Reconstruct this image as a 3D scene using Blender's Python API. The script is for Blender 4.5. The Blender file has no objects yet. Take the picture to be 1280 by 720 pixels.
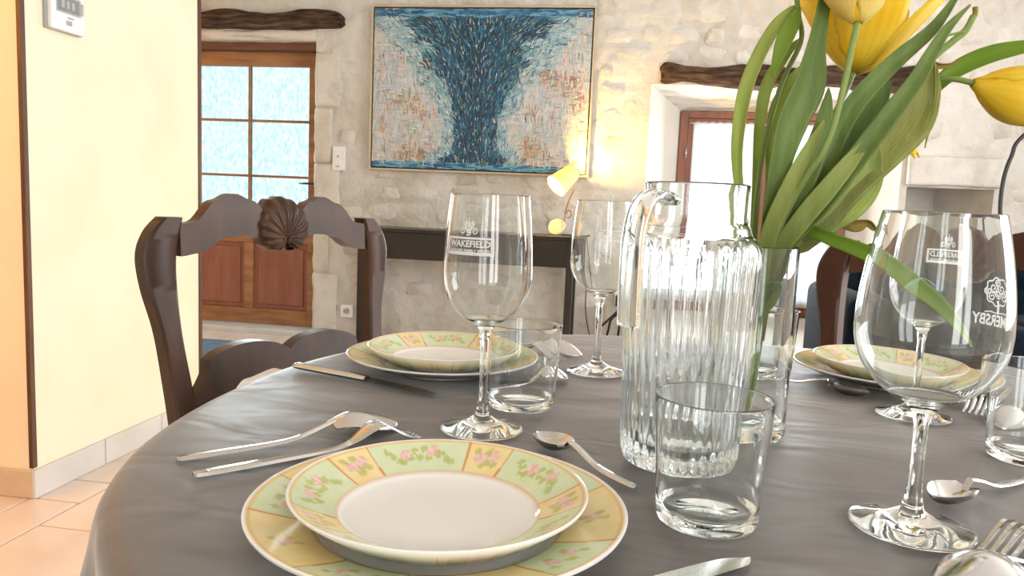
import bpy, bmesh, math, random
from mathutils import Vector, Matrix, noise
random.seed(7)
PI = math.pi
S = bpy.context.scene
C = S.collection

# ------------------------------------------------------------------ camera
FPX = 960.0
YAW, PITCH, ROLL = math.radians(8.6), math.radians(6.5), math.radians(2.44)
TZ = 0.75                       # table height
EYE = Vector((0, 0, TZ + 0.225))
_f = Vector((-math.sin(YAW)*math.cos(PITCH), math.cos(YAW)*math.cos(PITCH), -math.sin(PITCH)))
_r0 = Vector((math.cos(YAW), math.sin(YAW), 0)); _u0 = _r0.cross(_f)
CR = _r0*math.cos(ROLL) + _u0*math.sin(ROLL)
CU = _u0*math.cos(ROLL) - _r0*math.sin(ROLL)
CF = _f
cam = bpy.data.cameras.new('camera'); cam.sensor_width = 36; cam.lens = FPX/1280*36
cam.clip_start = 0.02
co = bpy.data.objects.new('camera', cam); C.objects.link(co)
m = Matrix((CR, CU, -CF)).transposed().to_4x4(); m.translation = EYE
co.matrix_world = m
S.camera = co

# pixel of the 1280x720 photograph -> point
def ray(x, y): return CF + CR*((x-640)/FPX) - CU*((y-360)/FPX)
def onz(x, y, z=TZ): d = ray(x, y); return EYE + d*((z-EYE.z)/d.z)
def ony(x, y, Y): d = ray(x, y); return EYE + d*(Y/d.y)
def onx(x, y, X): d = ray(x, y); return EYE + d*(X/d.x)
def at(x, y, dep): return EYE + ray(x, y)*dep

# ------------------------------------------------------------------ world, lights, exposure
W = bpy.data.worlds.new('world'); S.world = W; W.use_nodes = True
bg = W.node_tree.nodes['Background']
bg.inputs[0].default_value = (0.82, 0.95, 1.0, 1); bg.inputs[1].default_value = 4.0

def area(name, loc, target, sx, sy, watts, col=(1, 1, 1)):
    l = bpy.data.lights.new(name, 'AREA'); l.shape = 'RECTANGLE'; l.size = sx; l.size_y = sy
    l.energy = watts; l.color = col
    o = bpy.data.objects.new(name, l); C.objects.link(o); o.location = loc
    o.rotation_euler = (Vector(target)-Vector(loc)).to_track_quat('-Z', 'Y').to_euler()
    return o
# daylight through the two leaves of the french window behind the photographer
area('daylight_french_window', (0.90, -2.12, 1.25), (0.90, 5, 1.25), 0.5, 2.0, 26, (1.0, 0.99, 0.98))
area('daylight_french_window', (1.65, -2.12, 1.25), (1.65, 5, 1.25), 0.5, 2.0, 26, (1.0, 0.99, 0.98))
# daylight through the side window in the right wall
area('daylight_side_window', (3.3, 2.1, 1.45), (0, 2.1, 1.45), 2.2, 1.6, 92, (0.97, 0.985, 1.0))
# daylight through the window and the door of the stone wall
area('daylight_window', (0.8, 5.07, 1.0), (0.8, 0, 0.85), 0.95, 1.1, 34, (0.92, 0.97, 1.0))
area('daylight_door', (-2.6, 4.93, 1.35), (-2.4, 0, 0.9), 0.75, 1.0, 22, (0.86, 0.97, 1.0))

S.view_settings.view_transform = 'Standard'; S.view_settings.look = 'None'
S.view_settings.gamma = 1.0; S.view_settings.use_curve_mapping = False
S.view_settings.exposure = 0.0
cy = S.cycles
cy.max_bounces = 20; cy.diffuse_bounces = 4; cy.glossy_bounces = 8; cy.transmission_bounces = 20; cy.transparent_max_bounces = 12
cy.caustics_reflective = False; cy.caustics_refractive = True
cy.sample_clamp_indirect = 4.0; cy.blur_glossy = 0.5
cy.use_denoising = True

# ------------------------------------------------------------------ materials
def newmat(name):
    mt = bpy.data.materials.new(name); mt.use_nodes = True
    return mt, mt.node_tree, mt.node_tree.nodes['Principled BSDF']
def N(t, kind, **kw):
    n = t.nodes.new(kind)
    for k, v in kw.items(): setattr(n, k, v)
    return n
def ramp(t, stops):
    r = N(t, 'ShaderNodeValToRGB'); e = r.color_ramp.elements
    while len(e) < len(stops): e.new(0.5)
    for i, (p, c) in enumerate(stops):
        e[i].position = p; e[i].color = (*c, 1)
    return r
def coords(t, scale=(1, 1, 1), kind='Object'):
    tc = N(t, 'ShaderNodeTexCoord'); mp = N(t, 'ShaderNodeMapping')
    mp.inputs['Scale'].default_value = scale
    t.links.new(tc.outputs[kind], mp.inputs[0]); return mp.outputs[0]
def noisy(name, cols, scale=8, rough=0.6, bump=0.0, bscale=40, stretch=(1, 1, 1), metal=0, spec=0.5, detail=5, lo=.3, hi=.7, bdist=.01, world=False, coat=0):
    mt, t, b = newmat(name)
    v = coords(t, stretch)
    if world:
        g = N(t, 'ShaderNodeNewGeometry'); mp = N(t, 'ShaderNodeMapping'); mp.inputs['Scale'].default_value = stretch
        t.links.new(g.outputs['Position'], mp.inputs[0]); v = mp.outputs[0]
    n = N(t, 'ShaderNodeTexNoise'); n.inputs['Scale'].default_value = scale; n.inputs['Detail'].default_value = detail
    t.links.new(v, n.inputs['Vector'])
    k = len(cols)
    r = ramp(t, [(lo+(hi-lo)*i/max(1, k-1), c) for i, c in enumerate(cols)])
    t.links.new(n.outputs[0], r.inputs[0]); t.links.new(r.outputs[0], b.inputs['Base Color'])
    b.inputs['Roughness'].default_value = rough; b.inputs['Metallic'].default_value = metal
    b.inputs['Specular IOR Level'].default_value = spec; b.inputs['Coat Weight'].default_value = coat
    if bump:
        n2 = N(t, 'ShaderNodeTexNoise'); n2.inputs['Scale'].default_value = bscale; n2.inputs['Detail'].default_value = 6
        t.links.new(v, n2.inputs['Vector'])
        bp = N(t, 'ShaderNodeBump'); bp.inputs['Strength'].default_value = bump; bp.inputs['Distance'].default_value = bdist
        t.links.new(n2.outputs[0], bp.inputs['Height']); t.links.new(bp.outputs[0], b.inputs['Normal'])
    return mt
M = {}
M['stone'] = noisy('limewashed_stone', [(.49, .45, .385), (.62, .59, .535), (.70, .68, .64)], 5, .9, .9, 26, world=True, spec=.1, bdist=.012)
M['mortar'] = noisy('limewash_mortar', [(.49, .45, .385), (.61, .58, .525), (.68, .66, .62)], 3, .9, 1.0, 18, world=True, spec=.1, bdist=.016)
M['dressed'] = noisy('dressed_limestone', [(.56, .52, .44), (.65, .62, .56), (.68, .66, .61)], 7, .85, .5, 30, world=True, spec=.1)
M['reveal'] = noisy('smooth_plaster', [(.62, .58, .51), (.70, .67, .61)], 3, .8, .15, 30, world=True, spec=.2)
M['cream'] = noisy('cream_wall_paint', [(.77, .70, .515), (.81, .745, .565), (.83, .77, .60)], 3.5, .6, .12, 25, world=True, spec=.3)
M['white_wall'] = noisy('white_wall_paint', [(.80, .78, .74), (.84, .82, .78)], 3, .8, .1, 30, world=True, spec=.2)
M['darktrim'] = noisy('dark_wood_trim', [(.06, .025, .012), (.13, .055, .025)], 5, .45, .2, 60, (10, 10, 1))
M['chairwood'] = noisy('dark_walnut_wood', [(.024, .010, .005), (.050, .021, .010), (.090, .038, .017)], 4, .36, .04, 50, (4, 4, 1.0), spec=.25, lo=.25, hi=.8)
M['redwood'] = noisy('red_brown_chair_wood', [(.030, .010, .006), (.060, .021, .012), (.10, .036, .018)], 4, .38, .04, 50, (4, 4, 1.0), spec=.25, lo=.25, hi=.8)
M['doorwood'] = noisy('oak_door_wood', [(.22, .095, .035), (.34, .16, .065), (.42, .21, .09)], 3, .5, .1, 40, (1.2, 6, 8))
M['doorpanel'] = noisy('reddish_door_panel', [(.24, .085, .055), (.33, .13, .085)], 3, .45, .1, 40, (8, 6, 1.2))
M['doorframe'] = noisy('brown_door_frame', [(.12, .05, .025), (.20, .09, .045)], 4, .5, .1, 40, (1.2, 6, 6))
M['winwood'] = noisy('window_frame_wood', [(.17, .06, .033), (.27, .10, .055)], 4, .45, .1, 40, (6, 6, 1.2))
M['beam'] = noisy('old_weathered_beam', [(.035, .02, .013), (.10, .06, .038), (.20, .13, .085)], 7, .9, 1.0, 30, (1, 5, 7), spec=.15, bdist=.02)
M['whitebeam'] = noisy('whitewashed_lintel', [(.42, .36, .29), (.72, .68, .62), (.78, .75, .70)], 5, .85, .6, 25, (1, 4, 7), spec=.1)
M['black'] = noisy('black_brown_lacquer', [(.010, .006, .005), (.022, .013, .011)], 6, .35, .05, 50)
M['blackmetal'] = noisy('black_metal', [(.008, .008, .009), (.015, .015, .016)], 10, .4)
M['rubber'] = noisy('black_rubber', [(.008, .008, .008), (.016, .016, .016)], 10, .6)
M['whiteplastic'] = noisy('white_plastic', [(.80, .80, .79), (.84, .84, .83)], 10, .35)
M['greyplastic'] = noisy('grey_plastic', [(.35, .35, .36), (.42, .42, .43)], 10, .4)
M['lcd'] = noisy('lcd_screen', [(.20, .23, .22), (.26, .29, .28)], 20, .15)
M['darkprint'] = noisy('dark_print', [(.05, .05, .06), (.07, .07, .08)], 20, .6)
M['teal'] = noisy('dark_teal_velvet', [(.002, .006, .010), (.006, .012, .018)], 9, .95, .25, 120, spec=.05)
M['teal'].node_tree.nodes['Principled BSDF'].inputs['Sheen Weight'].default_value = .05
M['mat'] = noisy('blue_grey_doormat', [(.09, .14, .19), (.16, .22, .28)], 30, .95, .6, 200, spec=.1)
M['step'] = noisy('stone_threshold', [(.55, .54, .52), (.66, .65, .63)], 6, .7, .2, 30)
M['tile'] = noisy('pinkish_floor_tile', [(.60, .48, .40), (.69, .58, .51), (.73, .63, .57)], 4, .28, .08, 30, world=True, spec=.5)
M['basetile'] = noisy('grey_skirting_tile', [(.56, .53, .50), (.66, .63, .60)], 5, .3, .08, 30, world=True)
M['beigetile'] = noisy('beige_skirting_tile', [(.55, .45, .33), (.62, .52, .40)], 5, .35, .08, 30, world=True)
M['grout'] = noisy('floor_grout', [(.36, .31, .27), (.45, .39, .34)], 20, .9, .2, 80)
M['frame'] = noisy('pale_wood_picture_frame', [(.50, .40, .26), (.58, .47, .32)], 6, .5, .05, 60, (1, 6, 6))
M['steel'] = noisy('polished_steel', [(.52, .51, .50), (.60, .59, .58)], 12, .16, metal=1)
M['blade'] = noisy('steel_blade', [(.70, .70, .70), (.78, .78, .78)], 12, .2, metal=1)
M['brass'] = noisy('antique_brass', [(.35, .22, .08), (.50, .33, .13)], 12, .3, metal=1)
M['lampcream'] = noisy('cream_lamp_enamel', [(.78, .66, .38), (.82, .72, .46)], 12, .4)

M['ceiling'] = noisy('ceiling_paint', [(.80, .79, .76), (.84, .83, .80)], 2, .9, world=True)

def glassmat(name, col=(1, 1, 1), rough=0.0, ior=1.48):
    mt, t, b = newmat(name); t.nodes.remove(b)
    g = N(t, 'ShaderNodeBsdfGlass'); g.inputs['Color'].default_value = (*col, 1); g.inputs['Roughness'].default_value = rough; g.inputs['IOR'].default_value = ior
    t.links.new(g.outputs[0], t.nodes['Material Output'].inputs[0]); return mt
M['glass'] = glassmat('clear_glass', (.985, .995, .995))
M['jugglass'] = glassmat('clear_pressed_glass', (.975, .99, .995))
# patterned obscure door glass, cyan-white outdoor brightness put into its mottled tint
mt, t, b = newmat('patterned_obscure_glass'); M['pane'] = mt
v = coords(t, (1.6, 1, .8))
n = N(t, 'ShaderNodeTexNoise'); n.inputs['Scale'].default_value = 38; n.inputs['Detail'].default_value = 2; t.links.new(v, n.inputs['Vector'])
r = ramp(t, [(.36, (.445, .515, .52)), (.62, (.56, .575, .575))]); t.links.new(n.outputs[0], r.inputs[0])
tl = N(t, 'ShaderNodeBsdfTransparent'); t.links.new(r.outputs[0], tl.inputs[0])
gl = N(t, 'ShaderNodeBsdfGlossy'); gl.inputs['Roughness'].default_value = .25
bp = N(t, 'ShaderNodeBump'); bp.inputs['Strength'].default_value = .6; t.links.new(n.outputs[0], bp.inputs['Height']); t.links.new(bp.outputs[0], gl.inputs['Normal'])
mx = N(t, 'ShaderNodeMixShader'); mx.inputs[0].default_value = .06; t.links.new(tl.outputs[0], mx.inputs[1]); t.links.new(gl.outputs[0], mx.inputs[2])
t.links.new(mx.outputs[0], t.nodes['Material Output'].inputs[0]); t.nodes.remove(b)

def translucent(name, c1, c2, scale=20, mix=.5, stretch=(1, 1, 1), rough=.5, spec=.3, bump=0):
    mt = noisy(name, [c1, c2], scale, rough, bump, 60, stretch, spec=spec)
    t = mt.node_tree; b = t.nodes['Principled BSDF']; src = b.inputs['Base Color'].links[0].from_socket
    tr = N(t, 'ShaderNodeBsdfTranslucent'); t.links.new(src, tr.inputs[0])
    mx = N(t, 'ShaderNodeMixShader'); mx.inputs[0].default_value = mix
    t.links.new(b.outputs[0], mx.inputs[1]); t.links.new(tr.outputs[0], mx.inputs[2]); t.links.new(mx.outputs[0], t.nodes['Material Output'].inputs[0])
    return mt
M['fontwhite'] = translucent('white_glass_print', (.93, .93, .93), (.96, .96, .96), 12, .5)
M['curtain'] = translucent('white_lace_curtain', (.88, .90, .90), (.95, .96, .96), 90, .7)
M['shade'] = translucent('cream_fabric_shade', (.90, .78, .48), (.93, .83, .55), 60, .5, rough=.9)
M['petal'] = translucent('yellow_tulip_petal', (.97, .70, .02), (.98, .82, .10), 14, .5, (3, 3, 1))
M['petalpale'] = translucent('pale_yellow_tulip_petal', (.97, .80, .18), (.98, .89, .40), 14, .5, (3, 3, 1))
M['leaf'] = translucent('tulip_leaf_green', (.17, .26, .065), (.28, .39, .12), 9, .42, (6, 6, 1), rough=.42, bump=.15)
M['leafpale'] = translucent('pale_tulip_leaf', (.40, .50, .12), (.58, .66, .23), 9, .48, (6, 6, 1), rough=.5, bump=.2)
M['leafbright'] = translucent('bright_tulip_leaf', (.22, .37, .04), (.33, .47, .08), 9, .5, rough=.45, bump=.1)
M['leafbrown'] = translucent('withered_leaf_tip', (.28, .20, .04), (.45, .36, .10), 20, .3, rough=.7, bump=.3)
M['leafolive'] = translucent('olive_tulip_leaf', (.36, .39, .11), (.54, .56, .22), 9, .5, (8, 8, 1), rough=.5, bump=.25)
M['stem'] = translucent('tulip_stem_green', (.24, .34, .09), (.32, .42, .14), 9, .25, rough=.4)

def veins(mt, f_=34, lo=.89):
    t = mt.node_tree; b = t.nodes['Principled BSDF']; src = b.inputs['Base Color'].links[0].from_socket
    at_ = N(t, 'ShaderNodeAttribute', attribute_name='across'); m1 = N(t, 'ShaderNodeMath', operation='MULTIPLY'); m1.inputs[1].default_value = f_; t.links.new(at_.outputs['Fac'], m1.inputs[0])
    m2 = N(t, 'ShaderNodeMath', operation='SINE'); t.links.new(m1.outputs[0], m2.inputs[0]); m3 = N(t, 'ShaderNodeMath', operation='MULTIPLY_ADD'); m3.inputs[1].default_value = (1-lo)/2; m3.inputs[2].default_value = (1+lo)/2; t.links.new(m2.outputs[0], m3.inputs[0])
    sc_ = N(t, 'ShaderNodeVectorMath', operation='SCALE'); t.links.new(src, sc_.inputs[0]); t.links.new(m3.outputs[0], sc_.inputs['Scale'])
    for nd in t.nodes:
        if nd.type in ('BSDF_PRINCIPLED', 'BSDF_TRANSLUCENT'): t.links.new(sc_.outputs[0], nd.inputs[0])
for k_ in ('leaf', 'leafpale', 'leafbright', 'leafolive'): veins(M[k_])
for k_ in ('petal', 'petalpale'): veins(M[k_], 22, .94)
# satin tablecloth
mt, t, b = newmat('grey_satin_tablecloth'); M['cloth'] = mt
v = coords(t, (1, 1, 1))
n = N(t, 'ShaderNodeTexNoise'); n.inputs['Scale'].default_value = 4; n.inputs['Detail'].default_value = 4; t.links.new(v, n.inputs['Vector'])
r = ramp(t, [(.3, (.098, .082, .077)), (.7, (.122, .104, .098))]); t.links.new(n.outputs[0], r.inputs[0]); t.links.new(r.outputs[0], b.inputs['Base Color'])
b.inputs['Roughness'].default_value = .42; b.inputs['Specular IOR Level'].default_value = .55
b.inputs['Sheen Weight'].default_value = .35; b.inputs['Sheen Roughness'].default_value = .4
wv = N(t, 'ShaderNodeTexNoise'); wv.inputs['Scale'].default_value = 900; mpv = coords(t, (1, .25, 1)); t.links.new(mpv, wv.inputs['Vector'])
n3 = N(t, 'ShaderNodeTexNoise'); n3.inputs['Scale'].default_value = 7; n3.inputs['Detail'].default_value = 2; n3.inputs['Distortion'].default_value = 1.0
t.links.new(coords(t, (.9, 1.7, 1)), n3.inputs['Vector'])
bp = N(t, 'ShaderNodeBump'); bp.inputs['Strength'].default_value = .05; bp.inputs['Distance'].default_value = .0006; t.links.new(wv.outputs[0], bp.inputs['Height'])
bp2 = N(t, 'ShaderNodeBump'); bp2.inputs['Strength'].default_value = .30; bp2.inputs['Distance'].default_value = .010; t.links.new(n3.outputs[0], bp2.inputs['Height'])
t.links.new(bp.outputs[0], bp2.inputs['Normal']); t.links.new(bp2.outputs[0], b.inputs['Normal'])

def attrmat(name, rough, spec=.5, coat=0):
    mt, t, b = newmat(name); a = N(t, 'ShaderNodeAttribute', attribute_name='Col'); t.links.new(a.outputs[0], b.inputs['Base Color'])
    b.inputs['Roughness'].default_value = rough; b.inputs['Specular IOR Level'].default_value = spec; b.inputs['Coat Weight'].default_value = coat; return mt
M['porcelain'] = attrmat('printed_glazed_porcelain', .12, .5)
M['paint'] = attrmat('oil_paint', .55, .3)

def emis(name, col, s):
    mt, t, b = newmat(name); b.inputs['Base Color'].default_value = (*col, 1)
    b.inputs['Emission Color'].default_value = (*col, 1); b.inputs['Emission Strength'].default_value = s; return mt
M['bulb'] = emis('warm_bulb', (1, .80, .45), 14)
M['litpane'] = emis('daylit_window_pane', (.95, .98, 1.0), 1.6)

# ------------------------------------------------------------------ mesh helpers
class MB:
    def __init__(s): s.v = []; s.f = []
    def add(s, vs, fs):
        k = len(s.v); s.v += [tuple(p) for p in vs]; s.f += [tuple(i+k for i in f) for f in fs]; return s
    def box(s, lo, hi):
        x0, y0, z0 = lo; x1, y1, z1 = hi
        return s.add([(x0, y0, z0), (x1, y0, z0), (x1, y1, z0), (x0, y1, z0), (x0, y0, z1), (x1, y0, z1), (x1, y1, z1), (x0, y1, z1)],
                     [(0, 3, 2, 1), (4, 5, 6, 7), (0, 1, 5, 4), (1, 2, 6, 5), (2, 3, 7, 6), (3, 0, 4, 7)])
    def lathe(s, prof, n=48, rf=None, close=False):
        """prof [(r,z)] ; r==0 collapses to a pole"""
        vs = []; rings = []
        for (r, z) in prof:
            if r < 1e-7: rings.append([len(vs)]); vs.append((0, 0, z))
            else:
                ring = []
                for i in range(n):
                    a = 2*PI*i/n; q = rf(r, z, a) if rf else r
                    ring.append(len(vs)); vs.append((q*math.cos(a), q*math.sin(a), z))
                rings.append(ring)
        fs = []
        pairs = list(zip(rings, rings[1:]))
        if close: pairs.append((rings[-1], rings[0]))
        for A, B in pairs:
            for i in range(n):
                j = (i+1) % n
                if len(A) == 1 and len(B) == 1: break
                if len(A) == 1: fs.append((A[0], B[j], B[i]))
                elif len(B) == 1: fs.append((A[i], A[j], B[0]))
                else: fs.append((A[i], A[j], B[j], B[i]))
        return s.add(vs, fs)
    def tube(s, path, rad, n=8, flat=1.0, up=None):
        P = [Vector(p) for p in path]; m_ = len(P); rings = []; vs = []
        R = rad if isinstance(rad, (list, tuple)) else [rad]*m_
        u = None
        for i in range(m_):
            tg = (P[min(i+1, m_-1)]-P[max(i-1, 0)]).normalized()
            if u is None:
                a = Vector(up) if up else (Vector((0, 0, 1)) if abs(tg.z) < .9 else Vector((1, 0, 0)))
                u = (a - tg*a.dot(tg)).normalized()
            else: u = (u - tg*u.dot(tg)).normalized()
            w = tg.cross(u)
            rings.append([len(vs)+k for k in range(n)])
            for k in range(n):
                an = 2*PI*k/n; vs.append(P[i] + u*(R[i]*math.cos(an)*flat) + w*(R[i]*math.sin(an)))
        fs = []
        for A, B in zip(rings, rings[1:]):
            for k in range(n): j = (k+1) % n; fs.append((A[k], A[j], B[j], B[k]))
        fs.append(tuple(reversed(rings[0]))); fs.append(tuple(rings[-1]))
        return s.add(vs, fs)
    def xf(s, mat): s.v = [tuple(mat @ Vector(p)) for p in s.v]; return s
    def mesh(s, name, mat=None, smooth=False, angle=None, bevel=0, seg=2):
        me = bpy.data.meshes.new(name); me.from_pydata(s.v, [], s.f); me.update()
        bm = bmesh.new(); bm.from_mesh(me)
        if bevel: bmesh.ops.bevel(bm, geom=[e for e in bm.edges if len(e.link_faces) == 2 and e.calc_face_angle(0) > .6], offset=bevel, segments=seg, profile=.5, affect='EDGES')
        bmesh.ops.recalc_face_normals(bm, faces=bm.faces); bm.to_mesh(me); bm.free()
        if smooth:
            for p in me.polygons: p.use_smooth = True
            if angle: me.set_sharp_from_angle(angle=math.radians(angle))
        if mat: me.materials.append(M[mat] if isinstance(mat, str) else mat)
        return me
    def build(s, name, mat, parent=None, smooth=False, angle=None, bevel=0, seg=2):
        return link(name, s.mesh(name, mat, smooth, angle, bevel, seg), parent)
def link(name, data, parent=None):
    o = bpy.data.objects.new(name, data); C.objects.link(o)
    if parent: o.parent = parent
    return o
def tag(o, label=None, cat=None, group=None, kind=None):
    if label: o['label'] = label
    if cat: o['category'] = cat
    if group: o['group'] = group
    if kind: o['kind'] = kind
    return o
def thing(name, label, cat, loc=(0, 0, 0), rz=0, group=None):
    o = link(name, None); o.location = loc; o.rotation_euler = (0, 0, rz); o.empty_display_size = .05
    return tag(o, label, cat, group)
def children(o): return [c for c in C.objects if c.parent == o]
def copy_tree(o, parent=None):
    c = o.copy(); C.objects.link(c); c.parent = parent
    for ch in children(o): copy_tree(ch, c)
    return c
def bx(name, lo, hi, mat, parent=None, bevel=.004): return MB().box(lo, hi).build(name, mat, parent, bevel=bevel)
def smoothpath(pts, per=6):
    """Catmull-Rom through tuples of any length"""
    P = [tuple(p) for p in pts]; out = []
    for i in range(len(P)-1):
        p0, p1, p2, p3 = P[max(i-1, 0)], P[i], P[i+1], P[min(i+2, len(P)-1)]
        for k in range(per):
            t_ = k/per
            out.append(tuple(.5*((2*b)+(-a+c)*t_+(2*a-5*b+4*c-d)*t_*t_+(-a+3*b-3*c+d)*t_**3) for a, b, c, d in zip(p0, p1, p2, p3)))
    out.append(P[-1]); return out

# ================================================================== THE ROOM
YW = 4.9; RX0, RX1, RY0, RH = -4.2, 3.4, -2.2, 2.75
floor = tag(bx('floor', (RX0, RY0, -.10), (RX1, 5.4, -.012), 'grout', bevel=0), kind='structure')
tag(bx('ceiling', (RX0-.1, RY0-.1, RH), (RX1+.1, 5.4, RH+.1), 'ceiling', bevel=0), kind='structure')
# tiles of the floor laid as a free pattern on a 165 mm module
U = .165; GX0, GY0 = -1.617-15*U, 1.871-24*U
nx, ny = 45, 42
used = [[False]*ny for _ in range(nx)]
tile_mesh = {}; rest = MB()
def lay(i, j, w, h):
    for a in range(i, i+w):
        for b_ in range(j, j+h): used[a][b_] = True
    xa, ya = GX0+i*U, GY0+j*U
    if ya < .7 or xa > .6 or xa < -3.6:
        rest.box((xa+.003, ya+.003, -.012), (xa+w*U-.003, ya+h*U-.003, 0)); return
    key = (w, h)
    if key not in tile_mesh:
        g = .003
        tile_mesh[key] = MB().box((-w*U/2+g, -h*U/2+g, -.012), (w*U/2-g, h*U/2-g, 0)).mesh('tile', 'tile', bevel=.002, seg=1)
    o = link('tile', tile_mesh[key], floor); o.location = (GX0+(i+w/2)*U, GY0+(j+h/2)*U, 0)
def fits(i, j, w, h): return i+w <= nx and j+h <= ny and not any(used[a][b_] for a in range(i, i+w) for b_ in range(j, j+h))
# block covered by the partition and the ones seen best
for (i, j, w, h) in [(14, 25, 1, 1), (14, 22, 1, 3), (15, 21, 3, 3), (15, 24, 2, 3), (14, 26, 1, 3), (14, 20, 1, 2)]: lay(i, j, w, h)
rt = random.Random(5)
for j in range(ny):
    for i in range(nx):
        if used[i][j]: continue
        xc, yc = GX0+(i+.5)*U, GY0+(j+.5)*U
        if -2.75 < xc < -1.79 and 2.05 < yc < 2.95: used[i][j] = True; continue
        opts = [(2, 2), (3, 2), (2, 3), (1, 1), (2, 1), (3, 3)]; rt.shuffle(opts)
        for (w, h) in opts+[(1, 1)]:
            if fits(i, j, w, h): lay(i, j, w, h); break
rest.build('tiles_rest', 'tile', floor)['kind'] = 'stuff'

def lump(name, lo, hi, mat, amp, fr, parent=None, seg=(30, 8, 10), seed=0, taper=None, pw=4):
    """box shaped lump with a noisy skin"""
    b_ = bmesh.new(); lo = Vector(lo); hi = Vector(hi); c_ = (lo+hi)/2; d = hi-lo
    nxx, nyy, nzz = seg; idx = {}; vv = []; ff = []
    def vert(i, j, k):
        if (i, j, k) not in idx:
            p = Vector((lo.x+d.x*i/nxx, lo.y+d.y*j/nyy, lo.z+d.z*k/nzz))
            q = Vector(((p.y-c_.y)/d.y*2, (p.z-c_.z)/d.z*2))
            l_ = (abs(q.x)**pw+abs(q.y)**pw)**(1/pw) or 1      # round the section
            mxq = max(abs(q.x), abs(q.y)) or 1
            s_ = mxq/l_
            p.y = c_.y+q.x*s_*d.y/2; p.z = c_.z+q.y*s_*d.z/2
            nv = noise.noise_vector((p.x*fr+seed, p.y*fr*2, p.z*fr*2))*amp + noise.noise_vector((p.x*fr*3+seed, p.y*fr*5, p.z*fr*5))*amp*.4
            ez = min(p.x-lo.x, hi.x-p.x)/(d.z*.45)
            if ez < 1 and pw < 6 and d.x > 3*d.z:
                kk = .55+.45*math.sqrt(max(0, 1-(1-ez)**2)); p.y = c_.y+(p.y-c_.y)*kk; p.z = c_.z+(p.z-c_.z)*kk
            if taper: p.z += taper((p.x-lo.x)/d.x, (p.z-c_.z)/d.z*2)
            idx[(i, j, k)] = len(vv); vv.append(p+nv)
        return idx[(i, j, k)]
    for i in range(nxx):
        for j in range(nyy):
            ff.append((vert(i, j, 0), vert(i, j+1, 0), vert(i+1, j+1, 0), vert(i+1, j, 0))); ff.append((vert(i, j, nzz), vert(i+1, j, nzz), vert(i+1, j+1, nzz), vert(i, j+1, nzz)))
        for k in range(nzz):
            ff.append((vert(i, 0, k), vert(i+1, 0, k), vert(i+1, 0, k+1), vert(i, 0, k+1))); ff.append((vert(i, nyy, k), vert(i, nyy, k+1), vert(i+1, nyy, k+1), vert(i+1, nyy, k)))
    for j in range(nyy):
        for k in range(nzz):
            ff.append((vert(0, j, k), vert(0, j, k+1), vert(0, j+1, k+1), vert(0, j+1, k))); ff.append((vert(nxx, j, k), vert(nxx, j+1, k), vert(nxx, j+1, k+1), vert(nxx, j, k+1)))
    b_.free()
    return MB().add(vv, ff).build(name, mat, parent, smooth=True)
# --- back stone wall: a relief sheet with three openings
DX0, DX1, DZ1 = -3.10, -2.102, 1.955          # door opening
WX0, WX1, WZ0, WZ1 = 0.07, 1.56, 0.13, 1.72  # window opening (splayed)
NX0, NX1, NZ0, NZ1 = 1.60, 2.08, 0.70, 1.155 # niche
def lines(a, b, st, keys):
    ks = sorted([a, b]+[k for k in keys if a < k < b]); out = []
    for p, q in zip(ks, ks[1:]):
        k = max(1, round((q-p)/st)); out += [p+(q-p)*i/k for i in range(k)]
    return out+[b]
xs = lines(RX0, RX1, .024, [DX0, DX1, WX0, WX1, NX0, NX1]); zs = lines(0, RH, .024, [DZ1, WZ0, WZ1, NZ0, NZ1])
def inside(x, z):
    return (DX0 < x < DX1 and z < DZ1) or (WX0 < x < WX1 and WZ0 < z < WZ1) or (NX0 < x < NX1 and NZ0 < z < NZ1)
def relief(x, z):
    return .010*noise.noise((x*3.1, 7, z*3.7)) + .013*noise.noise((x*7, 3, z*9)) + .008*noise.noise((x*15, 1, z*18)) + .003*noise.noise((x*31, 2, z*33))
def edge_fade(x, z):
    d = 9
    for (a, b, c, e) in ((DX0, DX1, -1, DZ1), (WX0, WX1, WZ0, WZ1), (NX0, NX1, NZ0, NZ1)):
        dx = max(a-x, 0, x-b); dz = max(c-z, 0, z-e); d = min(d, math.hypot(dx, dz))
    return min(1, d/.10)
mb = MB(); vs = [(x, YW - relief(x, z)*edge_fade(x, z), z) for x in xs for z in zs]; nz = len(zs); fs = []
for i in range(len(xs)-1):
    for j in range(nz-1):
        if inside((xs[i]+xs[i+1])/2, (zs[j]+zs[j+1])/2): continue
        fs.append((i*nz+j, (i+1)*nz+j, (i+1)*nz+j+1, i*nz+j+1))
mb.add(vs, fs)
me = bpy.data.meshes.new('wall_back'); me.from_pydata(mb.v, [], mb.f); me.update()
for p in me.polygons: p.use_smooth = True
me.materials.append(M['mortar']); wall_back = tag(link('wall_back', me), kind='structure')
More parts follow.
